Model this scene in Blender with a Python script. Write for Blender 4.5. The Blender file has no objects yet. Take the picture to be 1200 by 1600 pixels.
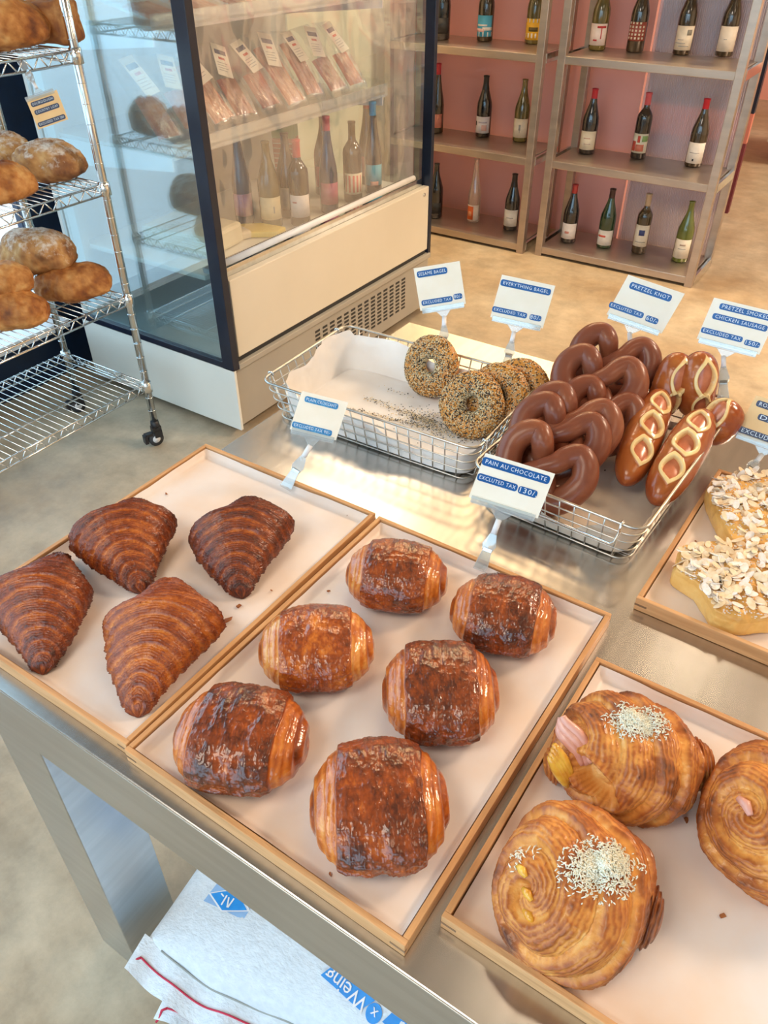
import bpy, math, random
import numpy as np
from mathutils import Matrix, Vector
random.seed(7)
D = bpy.data
COL = bpy.context.scene.collection
SC = bpy.context.scene
PI = math.pi

# ------------------------------------------------------------------ camera, world, light, exposure
CH = 1.55
ROW = [(.83465722, .55076496, -.00229714), (.33908422, -.51714317, -.78586566), (-.43401522, .65514952, -.61839299)]
FPX = 1223.4
cam = D.cameras.new('camera'); co = D.objects.new('camera', cam); COL.objects.link(co)
cam.sensor_fit = 'VERTICAL'; cam.sensor_height = 36; cam.lens = FPX * 36 / 1600
cam.clip_start = .02; cam.clip_end = 60
R0, R1, R2 = (Vector(r).normalized() for r in ROW)
mw = Matrix((R0, -R1, -R2)).transposed().to_4x4(); mw.translation = Vector((0, 0, CH))
co.matrix_world = mw
SC.camera = co
SC.view_settings.view_transform = 'Standard'
SC.view_settings.look = 'None'
SC.view_settings.gamma = 1
SC.view_settings.use_curve_mapping = False
SC.view_settings.exposure = 0.50

w = D.worlds.new('world'); SC.world = w; w.use_nodes = True
nt = w.node_tree; bg = nt.nodes['Background']
tc = nt.nodes.new('ShaderNodeTexCoord'); sp = nt.nodes.new('ShaderNodeSeparateXYZ'); cr = nt.nodes.new('ShaderNodeValToRGB')
mr = nt.nodes.new('ShaderNodeMapRange'); mr.inputs['From Min'].default_value = -1; mr.inputs['From Max'].default_value = 1
nt.links.new(tc.outputs['Generated'], sp.inputs[0]); nt.links.new(sp.outputs['Z'], mr.inputs['Value'])
nt.links.new(mr.outputs[0], cr.inputs[0]); nt.links.new(cr.outputs[0], bg.inputs[0])
cr.color_ramp.elements[0].position = .40; cr.color_ramp.elements[0].color = (.34, .40, .45, 1)
cr.color_ramp.elements[1].position = .58; cr.color_ramp.elements[1].color = (.58, .82, 1.0, 1)
bg.inputs[1].default_value = 2.9

def area(name, loc, target, sx, sy, watts, color):
    l = D.lights.new(name, 'AREA'); l.shape = 'RECTANGLE'; l.size = sx; l.size_y = sy; l.energy = watts; l.color = color
    o = D.objects.new(name, l); COL.objects.link(o); o.location = loc
    d = Vector(target) - Vector(loc); o.rotation_euler = d.to_track_quat('-Z', 'Y').to_euler()
    return o
# leading lamps follow highlights on the tabletop; later ones are added fill, no fixtures
WARM = (1.0, .80, .58)
for (lx, ly, sz, wt, lc) in ((-.19, 2.88, .12, 1.6, WARM), (-.19, 1.10, .12, .7, WARM), (-1.30, 3.35, .5, 8, (1.0, .70, .40)), (-2.2, 3.0, .7, 14, (1.0, .76, .52)),
                             (1.5, .6, 1.1, 9, WARM), (-.9, -1.1, 1.2, 26, (1, .88, .74)), (1.3, 3.1, .8, 80, (1.0, .76, .54)), (.9, 6.4, .6, 90, (1.0, .82, .62))):
    area('lamp_and_fill_light', (lx, ly, 2.93), (lx, ly, 0), sz, sz, wt, lc)
area('lamp_and_fill_light', (-1.7, 3.75, 2.90), (-1.7, 4.45, 2.2), 1.6, .08, 55, (1.0, .78, .48))  # unseen strip added to brighten the upper back wall

# ------------------------------------------------------------------ helpers
def P(px, py, z):
    """point of the horizontal plane z seen at a photo position"""
    d = R0 * ((px - 600) / FPX) + R1 * ((py - 800) / FPX) + R2
    t = (z - CH) / d.z
    return Vector((0, 0, CH)) + d * t
def Pd(px, py, dep):
    d = R0 * ((px - 600) / FPX) + R1 * ((py - 800) / FPX) + R2
    return Vector((0, 0, CH)) + d * dep

def tag(o, label=None, cat=None, group=None, kind=None):
    if label: o['label'] = label
    if cat: o['category'] = cat
    if group: o['group'] = group
    if kind: o['kind'] = kind
    return o
def empty(name, loc, rot=(0, 0, 0), label=None, cat=None, group=None):
    o = D.objects.new(name, None); COL.objects.link(o); o.location = loc; o.rotation_euler = rot
    o.empty_display_size = .02
    return tag(o, label, cat, group)
def copy_tree(o, parent=None):
    c = o.copy(); COL.objects.link(c); c.parent = parent
    for ch in list(o.children): copy_tree(ch, c)
    return c

class MB:
    def __init__(s): s.v = []; s.f = []; s.sm = []
    def add(s, vs, fs, smooth=False):
        b = len(s.v); s.v += [tuple(v) for v in vs]; s.f += [tuple(i + b for i in f) for f in fs]; s.sm += [smooth] * len(fs)
        return s
    def box(s, x0, x1, y0, y1, z0, z1, rot=None, loc=None):
        vs = [Vector((x, y, z)) for z in (z0, z1) for y in (y0, y1) for x in (x0, x1)]
        if rot is not None: vs = [rot @ v for v in vs]
        if loc is not None: vs = [v + Vector(loc) for v in vs]
        return s.add(vs, [(0, 2, 3, 1), (4, 5, 7, 6), (0, 1, 5, 4), (2, 6, 7, 3), (0, 4, 6, 2), (1, 3, 7, 5)])
    def tube(s, pts, r, n=8, cap=True, close=False):
        pts = [Vector(p) for p in pts]; N = len(pts)
        rr = r if isinstance(r, (list, tuple, np.ndarray)) else [r] * N
        up = None; vs = []
        for i, p in enumerate(pts):
            if close: t = pts[(i + 1) % N] - pts[i - 1]
            else: t = pts[min(i + 1, N - 1)] - pts[max(i - 1, 0)]
            t.normalize()
            if up is None:
                up = Vector((0, 0, 1)) if abs(t.z) < .9 else Vector((1, 0, 0))
            a = t.cross(up)
            if a.length < 1e-6: a = t.orthogonal()
            a.normalize(); b = a.cross(t).normalized(); up = b
            for k in range(n):
                an = 2 * PI * k / n
                vs.append(p + (a * math.cos(an) + b * math.sin(an)) * rr[i])
        fs = []
        M_ = N if close else N - 1
        for i in range(M_):
            j = (i + 1) % N
            for k in range(n):
                l = (k + 1) % n
                fs.append((i * n + k, i * n + l, j * n + l, j * n + k))
        if cap and not close:
            fs.append(tuple(range(n))[::-1]); fs.append(tuple((N - 1) * n + k for k in range(n)))
        return s.add(vs, fs, True)
    def lathe(s, prof, n=28, loc=(0, 0, 0)):
        vs = []; fs = []
        for (r, z) in prof:
            for k in range(n):
                a = 2 * PI * k / n
                vs.append((loc[0] + r * math.cos(a), loc[1] + r * math.sin(a), loc[2] + z))
        for i in range(len(prof) - 1):
            for k in range(n):
                l = (k + 1) % n
                fs.append((i * n + k, i * n + l, (i + 1) * n + l, (i + 1) * n + k))
        fs.append(tuple(range(n))[::-1]); fs.append(tuple((len(prof) - 1) * n + k for k in range(n)))
        return s.add(vs, fs, True)
    def poly(s, pts, z0, z1):
        n = len(pts)
        vs = [(p[0], p[1], z0) for p in pts] + [(p[0], p[1], z1) for p in pts]
        fs = [tuple(range(n))[::-1], tuple(range(n, 2 * n))] + [(i, (i + 1) % n, (i + 1) % n + n, i + n) for i in range(n)]
        return s.add(vs, fs)
    def build(s, name, m, parent=None, bevel=0, loc=None, rot=None):
        me = D.meshes.new(name); me.from_pydata(s.v, [], s.f); me.validate()
        if len(me.polygons) == len(s.sm): me.polygons.foreach_set('use_smooth', s.sm)
        me.materials.append(m)
        o = D.objects.new(name, me); COL.objects.link(o)
        if parent: o.parent = parent
        if loc is not None: o.location = loc
        if rot is not None: o.rotation_euler = rot
        if bevel:
            b = o.modifiers.new('bevel', 'BEVEL'); b.width = bevel; b.segments = 2; b.limit_method = 'ANGLE'
        return o

def surf(name, Pt, m, parent=None, attr=None, wrap=True, caps=True, keep=None, loc=None, rot=None):
    """mesh from a (rows, cols, 3) array of points"""
    R_, C_ = Pt.shape[:2]
    idx = np.arange(R_ * C_).reshape(R_, C_)
    if wrap: nx = np.roll(idx, -1, 1); a = idx[:-1]; b = nx[:-1]; c = nx[1:]; d = idx[1:]
    else: a = idx[:-1, :-1]; b = idx[:-1, 1:]; c = idx[1:, 1:]; d = idx[1:, :-1]
    F = np.stack([a, b, c, d], -1).reshape(-1, 4)
    if keep is not None:
        kf = keep.reshape(-1)[F].all(1)
        F = F[kf]
    F = F.tolist()
    if caps and wrap:
        F.append(list(range(C_))[::-1]); F.append([(R_ - 1) * C_ + k for k in range(C_)])
    me = D.meshes.new(name); me.from_pydata(Pt.reshape(-1, 3).tolist(), [], F)
    me.polygons.foreach_set('use_smooth', [True] * len(me.polygons))
    if attr is not None:
        at = me.attributes.new('crust', 'FLOAT', 'POINT'); at.data.foreach_set('value', np.clip(attr, 0, 1).reshape(-1).astype(np.float32))
    me.materials.append(m)
    o = D.objects.new(name, me); COL.objects.link(o)
    if parent: o.parent = parent
    if loc is not None: o.location = loc
    if rot is not None: o.rotation_euler = rot
    return o

def vn(p, seed=0):
    """value noise, vectorised; p (...,3)"""
    p = np.asarray(p, float); i = np.floor(p).astype(np.int64); f = p - i; u = f * f * (3 - 2 * f)
    def h(ix, iy, iz):
        n = (ix * 374761393 + iy * 668265263 + iz * 1440662683 + seed * 97531) & 0xffffffff
        n = ((n ^ (n >> 13)) * 1274126177) & 0xffffffff; n = n ^ (n >> 16)
        n = (n * 2246822519) & 0xffffffff; n = n ^ (n >> 15)
        return (n & 0xffffff) / float(0xffffff)
    x, y, z = i[..., 0], i[..., 1], i[..., 2]; a, b, c = u[..., 0], u[..., 1], u[..., 2]
    def L(p_, q_, t): return p_ + (q_ - p_) * t
    return L(L(L(h(x, y, z), h(x + 1, y, z), a), L(h(x, y + 1, z), h(x + 1, y + 1, z), a), b),
             L(L(h(x, y, z + 1), h(x + 1, y, z + 1), a), L(h(x, y + 1, z + 1), h(x + 1, y + 1, z + 1), a), b), c)
def fbm(p, seed=0, oct=4):
    s = 0; a = .5; t = 0
    for k in range(oct):
        s = s + a * vn(p * (2.03 ** k), seed + k * 7); t += a; a *= .55
    return s / t
def ridged(p, seed=0, oct=3):
    s = 0; a = .5; t = 0
    for k in range(oct):
        s = s + a * (1 - np.abs(2 * vn(p * (2.03 ** k), seed + k * 7) - 1)); t += a; a *= .5
    return s / t
def sst(x, a, b):
    t = np.clip((x - a) / (b - a), 0, 1); return t * t * (3 - 2 * t)

# ------------------------------------------------------------------ materials
def newmat(name):
    m = D.materials.new(name); m.use_nodes = True; n = m.node_tree.nodes; l = m.node_tree.links
    return m, n, l, n['Principled BSDF']
def rgb(c): return (c[0], c[1], c[2], 1)
def mat(name, c1, c2=None, scale=15, rough=.5, metal=0, bump=0, bscale=80, coat=0, stretch=(1, 1, 1), detail=4, rvar=0, spec=.5, aniso=0, lo=.35, hi=.65, sub=0):
    m, n, l, b = newmat(name)
    tcn = n.new('ShaderNodeTexCoord'); mp = n.new('ShaderNodeMapping'); mp.inputs['Scale'].default_value = stretch
    l.new(tcn.outputs['Object'], mp.inputs[0])
    no = n.new('ShaderNodeTexNoise'); no.inputs['Scale'].default_value = scale; no.inputs['Detail'].default_value = detail
    l.new(mp.outputs[0], no.inputs['Vector'])
    rp = n.new('ShaderNodeValToRGB'); l.new(no.outputs['Fac'], rp.inputs[0])
    rp.color_ramp.elements[0].position = lo; rp.color_ramp.elements[1].position = hi
    if c2 is None: c2 = tuple(x * .88 for x in c1)
    rp.color_ramp.elements[0].color = rgb(c2); rp.color_ramp.elements[1].color = rgb(c1)
    l.new(rp.outputs[0], b.inputs['Base Color'])
    b.inputs['Roughness'].default_value = rough; b.inputs['Metallic'].default_value = metal
    b.inputs['Coat Weight'].default_value = coat; b.inputs['Coat Roughness'].default_value = .12
    b.inputs['Specular IOR Level'].default_value = spec
    b.inputs['Anisotropic'].default_value = aniso
    if sub: b.inputs['Subsurface Weight'].default_value = sub; b.inputs['Subsurface Radius'].default_value = (.01, .005, .003); b.inputs['Subsurface Scale'].default_value = 1
    if rvar:
        mr_ = n.new('ShaderNodeMapRange'); l.new(no.outputs['Fac'], mr_.inputs['Value'])
        mr_.inputs['To Min'].default_value = rough - rvar; mr_.inputs['To Max'].default_value = rough + rvar
        l.new(mr_.outputs[0], b.inputs['Roughness'])
    if bump:
        n2 = n.new('ShaderNodeTexNoise'); n2.inputs['Scale'].default_value = bscale; n2.inputs['Detail'].default_value = 5
        l.new(mp.outputs[0], n2.inputs['Vector'])
        bp = n.new('ShaderNodeBump'); bp.inputs['Strength'].default_value = bump; bp.inputs['Distance'].default_value = .002
        l.new(n2.outputs['Fac'], bp.inputs['Height']); l.new(bp.outputs[0], b.inputs['Normal'])
    return m
def clear(name, tint, body=(.9, .95, 1), mirror=.15, haze=.05, rough=.03, bump=0, bscale=30, hrange=None, fres=.55):
    """see-through sheet: tinted transparency, a reflection and a little haze"""
    m, n, l, b = newmat(name); n.remove(b); out = n['Material Output']
    tr = n.new('ShaderNodeBsdfTransparent'); tr.inputs[0].default_value = rgb(tint)
    gl = n.new('ShaderNodeBsdfGlossy'); gl.inputs['Roughness'].default_value = rough; gl.inputs[0].default_value = (1, 1, 1, 1)
    df = n.new('ShaderNodeBsdfDiffuse'); df.inputs[0].default_value = rgb(body)
    lw = n.new('ShaderNodeLayerWeight'); lw.inputs[0].default_value = .3
    ma = n.new('ShaderNodeMath'); ma.operation = 'MULTIPLY_ADD'; l.new(lw.outputs['Fresnel'], ma.inputs[0]); ma.inputs[1].default_value = fres; ma.inputs[2].default_value = mirror
    ma.use_clamp = True
    m1 = n.new('ShaderNodeMixShader'); l.new(ma.outputs[0], m1.inputs[0]); l.new(tr.outputs[0], m1.inputs[1]); l.new(gl.outputs[0], m1.inputs[2])
    m2 = n.new('ShaderNodeMixShader'); m2.inputs[0].default_value = haze; l.new(m1.outputs[0], m2.inputs[1]); l.new(df.outputs[0], m2.inputs[2])
    l.new(m2.outputs[0], out.inputs[0])
    tcn = n.new('ShaderNodeTexCoord'); n2 = n.new('ShaderNodeTexNoise'); n2.inputs['Scale'].default_value = bscale; n2.inputs['Detail'].default_value = 3
    l.new(tcn.outputs['Object'], n2.inputs['Vector'])
    if bump:
        bp = n.new('ShaderNodeBump'); bp.inputs['Strength'].default_value = bump; bp.inputs['Distance'].default_value = .004
        l.new(n2.outputs['Fac'], bp.inputs['Height']); l.new(bp.outputs[0], gl.inputs['Normal'])
    if hrange:
        mr_ = n.new('ShaderNodeMapRange'); l.new(n2.outputs['Fac'], mr_.inputs['Value'])
        mr_.inputs['From Min'].default_value = .35; mr_.inputs['From Max'].default_value = .7
        mr_.inputs['To Min'].default_value = hrange[0]; mr_.inputs['To Max'].default_value = hrange[1]; l.new(mr_.outputs[0], m2.inputs[0])
    return m
def crustmat(name, stops, rough=.3, coat=.5, nscale=70, namp=.35, bump=.5, bscale=220, coatr=.1, flour=0, stretch=(1, 1, 1), fscale=35, bd=.0015):
    m, n, l, b = newmat(name)
    at = n.new('ShaderNodeAttribute'); at.attribute_name = 'crust'
    tcn = n.new('ShaderNodeTexCoord'); mp = n.new('ShaderNodeMapping'); mp.inputs['Scale'].default_value = stretch; l.new(tcn.outputs['Object'], mp.inputs[0])
    no = n.new('ShaderNodeTexNoise'); no.inputs['Scale'].default_value = nscale; no.inputs['Detail'].default_value = 5; no.inputs['Roughness'].default_value = .65
    l.new(mp.outputs[0], no.inputs['Vector'])
    s1 = n.new('ShaderNodeMath'); s1.operation = 'SUBTRACT'; l.new(no.outputs['Fac'], s1.inputs[0]); s1.inputs[1].default_value = .5
    s2 = n.new('ShaderNodeMath'); s2.operation = 'MULTIPLY_ADD'; l.new(s1.outputs[0], s2.inputs[0]); s2.inputs[1].default_value = namp * 2; l.new(at.outputs['Fac'], s2.inputs[2]); s2.use_clamp = True
    rp = n.new('ShaderNodeValToRGB'); l.new(s2.outputs[0], rp.inputs[0])
    e = rp.color_ramp.elements
    while len(e) < len(stops): e.new(.5)
    for k, (p_, c) in enumerate(stops): e[k].position = p_; e[k].color = rgb(c)
    colr = rp.outputs[0]
    if flour:
        n3 = n.new('ShaderNodeTexNoise'); n3.inputs['Scale'].default_value = fscale; n3.inputs['Detail'].default_value = 8; n3.inputs['Roughness'].default_value = .7; l.new(tcn.outputs['Object'], n3.inputs['Vector'])
        ge = n.new('ShaderNodeNewGeometry'); sx = n.new('ShaderNodeSeparateXYZ'); l.new(tcn.outputs['Normal'], sx.inputs[0])
        f1 = n.new('ShaderNodeMath'); f1.operation = 'MULTIPLY_ADD'; l.new(sx.outputs['Z'], f1.inputs[0]); f1.inputs[1].default_value = .22; l.new(n3.outputs['Fac'], f1.inputs[2])
        f2 = n.new('ShaderNodeMapRange'); l.new(f1.outputs[0], f2.inputs['Value']); f2.inputs['From Min'].default_value = .62; f2.inputs['From Max'].default_value = .80; f2.inputs['To Max'].default_value = flour
        mx = n.new('ShaderNodeMix'); mx.data_type = 'RGBA'; l.new(f2.outputs[0], mx.inputs['Factor']); l.new(colr, mx.inputs['A']); mx.inputs['B'].default_value = (.80, .73, .64, 1); colr = mx.outputs['Result']
    l.new(colr, b.inputs['Base Color'])
    b.inputs['Roughness'].default_value = rough; b.inputs['Coat Weight'].default_value = coat; b.inputs['Coat Roughness'].default_value = coatr; b.inputs['Specular IOR Level'].default_value = .28
    n2 = n.new('ShaderNodeTexNoise'); n2.inputs['Scale'].default_value = bscale; n2.inputs['Detail'].default_value = 4; l.new(mp.outputs[0], n2.inputs['Vector'])
    bp = n.new('ShaderNodeBump'); bp.inputs['Strength'].default_value = bump; bp.inputs['Distance'].default_value = bd
    l.new(n2.outputs['Fac'], bp.inputs['Height']); l.new(bp.outputs[0], b.inputs['Normal'])
    b2 = n.new('ShaderNodeBump'); b2.inputs['Strength'].default_value = bump * .35; b2.inputs['Distance'].default_value = bd
    l.new(n2.outputs['Fac'], b2.inputs['Height']); l.new(b2.outputs[0], b.inputs['Coat Normal'])
    return m

def wood(name, a, b_, along='X'):
    st = {'X': (1, 14, 14), 'Y': (14, 1, 14)}[along]
    return mat(name, a, b_, scale=9, rough=.5, bump=.25, bscale=30, stretch=st, detail=6, lo=.3, hi=.7)
MT = {}
MT['woodx'] = wood('tray wood', (.72, .40, .18), (.52, .26, .10), 'X')
MT['woody'] = wood('tray wood cross', (.70, .38, .16), (.50, .24, .09), 'Y')
MT['joint'] = mat('joint spline', (.22, .11, .05))
MT['paper'] = mat('baking paper', (.86, .81, .79), (.83, .64, .50), scale=6, rough=.42, bump=.15, bscale=14, detail=5)
MT['liner'] = mat('white liner paper', (.90, .87, .84), (.84, .79, .74), scale=12, rough=.5, bump=.15, bscale=12)
MT['liner2'] = mat('beige liner paper', (.74, .64, .52), (.66, .55, .44), scale=12, rough=.5, bump=.15, bscale=12)
MT['steel'] = mat('brushed steel top', (.62, .60, .57), (.56, .54, .51), scale=6, rough=.27, metal=1, stretch=(14, .6, 1))
MT['steelv'] = mat('brushed steel front', (.62, .64, .65), (.55, .57, .58), scale=5, rough=.32, metal=1, bump=.03, bscale=30, stretch=(1, 1, 12), rvar=.05)
MT['rack'] = mat('shelf steel', (.54, .45, .38), (.46, .38, .32), scale=5, rough=.34, metal=.85, stretch=(1, 1, 6), rvar=.05)
MT['wire'] = mat('bright wire', (.62, .60, .55), (.46, .44, .40), scale=40, rough=.28, metal=1)
MT['chrome'] = mat('chrome', (.78, .80, .80), (.66, .68, .68), scale=30, rough=.14, metal=1)
MT['black'] = mat('black plastic', (.02, .02, .025), (.012, .012, .015), rough=.4)
MT['rubber'] = mat('wheel rubber', (.05, .05, .055), rough=.7)
MT['white'] = mat('white plastic', (.85, .86, .88), (.78, .79, .82), rough=.35)
MT['card'] = mat('cream card', (.93, .88, .76), (.90, .84, .70), scale=25, rough=.6)
MT['cardo'] = mat('yellowed card', (.86, .60, .30), (.80, .54, .26), scale=25, rough=.6)
MT['tape'] = mat('blue label tape', (.012, .11, .36), (.010, .09, .30), scale=60, rough=.25)
MT['tapel'] = mat('light blue label tape', (.10, .36, .66), (.03, .19, .46), scale=260, rough=.25)
MT['taped'] = mat('slate label tape', (.05, .07, .14), (.04, .05, .10), scale=60, rough=.3)
MT['ink'] = mat('raised white lettering', (.75, .86, .95), rough=.5)
MT['clearp'] = clear('clear plastic', (.93, .97, .98), mirror=.10, haze=.16, rough=.05)
MT['crois'] = crustmat('croissant crust', [(0, (.78, .32, .07)), (.3, (.56, .155, .022)), (.62, (.27, .052, .010)), (1, (.06, .012, .006))], rough=.40, coat=.55, nscale=80, namp=.26, bump=.9, bscale=300, coatr=.16)
MT['pain'] = crustmat('glazed pastry crust', [(0, (.80, .37, .09)), (.28, (.58, .155, .018)), (.6, (.30, .055, .007)), (1, (.07, .014, .005))], rough=.40, coat=.95, nscale=50, namp=.30, bump=.55, bscale=200, coatr=.05, bd=.002)
MT['ham'] = crustmat('baked swirl crust', [(0, (.90, .60, .22)), (.3, (.74, .32, .07)), (.6, (.42, .12, .025)), (1, (.12, .032, .012))], rough=.45, coat=.28, nscale=60, namp=.20, bump=.6, bscale=240, coatr=.1)
MT['pretz'] = crustmat('pretzel crust', [(0, (.72, .36, .10)), (.3, (.42, .14, .05)), (.6, (.22, .064, .032)), (1, (.11, .028, .016))], rough=.36, coat=.2, nscale=18, namp=.14, bump=.18, bscale=120, coatr=.15)
MT['saus'] = crustmat('lye roll crust', [(0, (.88, .66, .30)), (.25, (.58, .19, .04)), (.55, (.30, .060, .014)), (1, (.12, .022, .010))], rough=.26, coat=.5, nscale=22, namp=.10, bump=.12, bscale=140, coatr=.12)
MT['meat'] = mat('sausage', (.62, .20, .09), (.45, .12, .05), scale=40, rough=.3, coat=.3)
MT['bread'] = crustmat('bread crust', [(0, (.74, .46, .18)), (.35, (.55, .25, .075)), (.65, (.34, .12, .03)), (1, (.13, .04, .018))], rough=.6, coat=0, nscale=22, namp=.42, bump=.9, bscale=110, flour=.0)
MT['breadf'] = crustmat('floured bread crust', [(0, (.72, .46, .20)), (.35, (.52, .27, .10)), (.65, (.30, .13, .05)), (1, (.12, .05, .03))], rough=.7, coat=0, nscale=16, namp=.25, bump=.6, bscale=120, flour=.85)
MT['bagel'] = crustmat('bagel crust', [(0, (.82, .52, .18)), (.4, (.66, .30, .06)), (.8, (.42, .15, .03)), (1, (.3, .1, .02))], rough=.38, coat=.15, nscale=25, namp=.2, bump=.2, bscale=150)
MT['brioche'] = crustmat('pale pastry', [(0, (.92, .66, .27)), (.4, (.80, .46, .13)), (.75, (.55, .24, .05)), (1, (.3, .1, .03))], rough=.4, coat=.2, nscale=30, namp=.25, bump=.5, bscale=160)
MT['seedw'] = mat('sesame seed', (.86, .72, .46), (.74, .56, .30), scale=200, rough=.5)
MT['seedb'] = mat('black seed', (.025, .025, .03), (.015, .015, .018), rough=.45)
MT['almond'] = mat('sliced almond', (.90, .76, .55), (.78, .56, .32), scale=90, rough=.5)
MT['sugar'] = mat('powdered almond', (.92, .89, .86), (.86, .74, .60), scale=160, rough=.8)
MT['cheese'] = mat('grated cheese', (.88, .87, .76), (.84, .82, .66), scale=200, rough=.6)
MT['melt'] = mat('melted cheese', (.93, .62, .08), (.70, .30, .03), scale=60, rough=.25, coat=.6)
MT['hamm'] = mat('cooked ham', (.78, .42, .33), (.66, .30, .22), scale=60, rough=.35, coat=.3)
MT['crumb'] = mat('pastry flake', (.45, .16, .04), (.28, .08, .02), scale=100, rough=.5)
MT['navy'] = mat('navy frame paint', (.006, .022, .06), (.005, .017, .045), rough=.35)
MT['fblack'] = mat('black frame metal', (.010, .016, .035), (.008, .012, .026), rough=.3)
MT['fwhite'] = mat('fridge white enamel', (.80, .80, .74), (.76, .76, .70), scale=4, rough=.32)
MT['fcream'] = mat('fridge front panel', (.74, .68, .56), (.71, .65, .53), scale=4, rough=.35)
MT['fgrey'] = mat('fridge base grey', (.42, .39, .33), (.38, .35, .30), scale=4, rough=.42)
MT['fin'] = mat('fridge liner', (.60, .58, .54), (.56, .54, .50), scale=4, rough=.4)
MT['dark'] = mat('dark gap', (.03, .03, .03), rough=.6)
MT['glass'] = clear('fridge side glass', (.84, .95, .98), fres=.38, mirror=.09, haze=.03, rough=.02)
MT['film'] = clear('clear night curtain', (.95, .95, .95), (.90, .86, .85), mirror=.02, haze=.1, rough=.10, bump=.5, bscale=5, hrange=(.03, .15), fres=.24)
MT['pane'] = clear('window pane', (.92, .96, .98), mirror=.03, haze=.0, rough=.01)
MT['pack'] = clear('vacuum pack film', (.93, .95, .96), (.9, .93, .96), mirror=.05, haze=.04, rough=.12, bump=1, bscale=60, fres=.25)
MT['ribbed'] = clear('ribbed panel', (.70, .62, .66), (.88, .76, .80), mirror=.12, haze=.55, rough=.15)
MT['pink'] = mat('pink painted wall', (.88, .44, .39), (.84, .41, .36), scale=2, rough=.75)
MT['wallw'] = mat('warm white wall', (.86, .76, .60), (.83, .73, .57), scale=2, rough=.8)
MT['ceil'] = mat('ceiling paint', (.32, .29, .25), (.29, .26, .23), scale=2, rough=.9)
MT['sack'] = mat('woven sack', (.74, .80, .86), (.66, .72, .78), scale=70, rough=.55, bump=.9, bscale=150, stretch=(1, 1.6, 1))
MT['thread'] = mat('red thread', (.62, .03, .08), rough=.7)
MT['cord'] = mat('grey cord', (.36, .38, .36), rough=.7)
MT['sblue'] = mat('sack print blue', (.01, .30, .80), (.01, .26, .72), scale=60, rough=.5)
MT['sblue2'] = mat('sack print pale', (.30, .50, .78), (.26, .44, .72), scale=60, rough=.5)
MT['maroon'] = mat('maroon panel', (.18, .03, .04), (.14, .02, .03), rough=.5)
MT['redp'] = mat('terracotta panel', (.62, .22, .16), rough=.6)
MT['terr'] = mat('counter stone', (.50, .42, .34), (.40, .33, .26), scale=10, rough=.6)

# concrete floor
m, n, l, b = newmat('polished concrete')
tcn = n.new('ShaderNodeTexCoord')
n1 = n.new('ShaderNodeTexNoise'); n1.inputs['Scale'].default_value = 1.1; n1.inputs['Detail'].default_value = 7; n1.inputs['Roughness'].default_value = .62; l.new(tcn.outputs['Object'], n1.inputs[0])
n2 = n.new('ShaderNodeTexNoise'); n2.inputs['Scale'].default_value = 9; n2.inputs['Detail'].default_value = 8; n2.inputs['Roughness'].default_value = .7; l.new(tcn.outputs['Object'], n2.inputs[0])
r1 = n.new('ShaderNodeValToRGB'); l.new(n1.outputs['Fac'], r1.inputs[0])
r1.color_ramp.elements[0].position = .35; r1.color_ramp.elements[0].color = (.36, .25, .145, 1); r1.color_ramp.elements[1].position = .62; r1.color_ramp.elements[1].color = (.51, .43, .32, 1)
r2 = n.new('ShaderNodeValToRGB'); l.new(n2.outputs['Fac'], r2.inputs[0])
r2.color_ramp.elements[0].position = .3; r2.color_ramp.elements[0].color = (.72, .72, .70, 1); r2.color_ramp.elements[1].position = .66; r2.color_ramp.elements[1].color = (1.12, 1.12, 1.1, 1)
mx = n.new('ShaderNodeMix'); mx.data_type = 'RGBA'; mx.blend_type = 'MULTIPLY'; mx.inputs['Factor'].default_value = 1; l.new(r1.outputs[0], mx.inputs['A']); l.new(r2.outputs[0], mx.inputs['B'])
l.new(mx.outputs['Result'], b.inputs['Base Color'])
rr = n.new('ShaderNodeMapRange'); l.new(n2.outputs['Fac'], rr.inputs['Value']); rr.inputs['To Min'].default_value = .32; rr.inputs['To Max'].default_value = .55; l.new(rr.outputs[0], b.inputs['Roughness'])
bp = n.new('ShaderNodeBump'); bp.inputs['Strength'].default_value = .15; bp.inputs['Distance'].default_value = .002; l.new(n2.outputs['Fac'], bp.inputs['Height']); l.new(bp.outputs[0], b.inputs['Normal'])
MT['floor'] = m

# ------------------------------------------------------------------ room shell
def struct(name, box, m, kind='structure', bevel=0):
    x0, x1, y0, y1, z0, z1 = box
    o = MB().box(*box).build(name, m, bevel=bevel); return tag(o, kind=kind)
XL = -2.72
struct('floor', (-2.9, 3.5, -2.5, 9.1, -.1, 0), MT['floor'])
struct('ceiling', (-2.9, 3.5, -2.5, 9.1, 3.0, 3.1), MT['ceil'])
struct('wall_right', (3.4, 3.5, -2.5, 9.1, 0, 3), MT['wallw'])
struct('wall_far', (-2.9, 3.4, 9.0, 9.1, 0, 3), MT['pink'])
struct('wall_left', (XL - .12, XL, 1.86, 9.0, 0, 3), MT['wallw'])
struct('wall_back', (XL, -1.36, 4.45, 4.53, 0, 2.0), MT['pink'])
struct('wall_back', (XL, -1.36, 4.45, 4.53, 2.0, 3), MT['wallw'])
mbp = MB()
for (x0, x1, z0, z1) in ((XL, 3.4, 0, .35), (XL, 3.4, 2.75, 3.0), (XL, -2.4, .35, 2.75), (3.0, 3.4, .35, 2.75)):
    mbp.box(x0, x1, -2.5, -2.38, z0, z1)
tag(mbp.build('wall_front', MT['wallw']), kind='structure')
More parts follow.
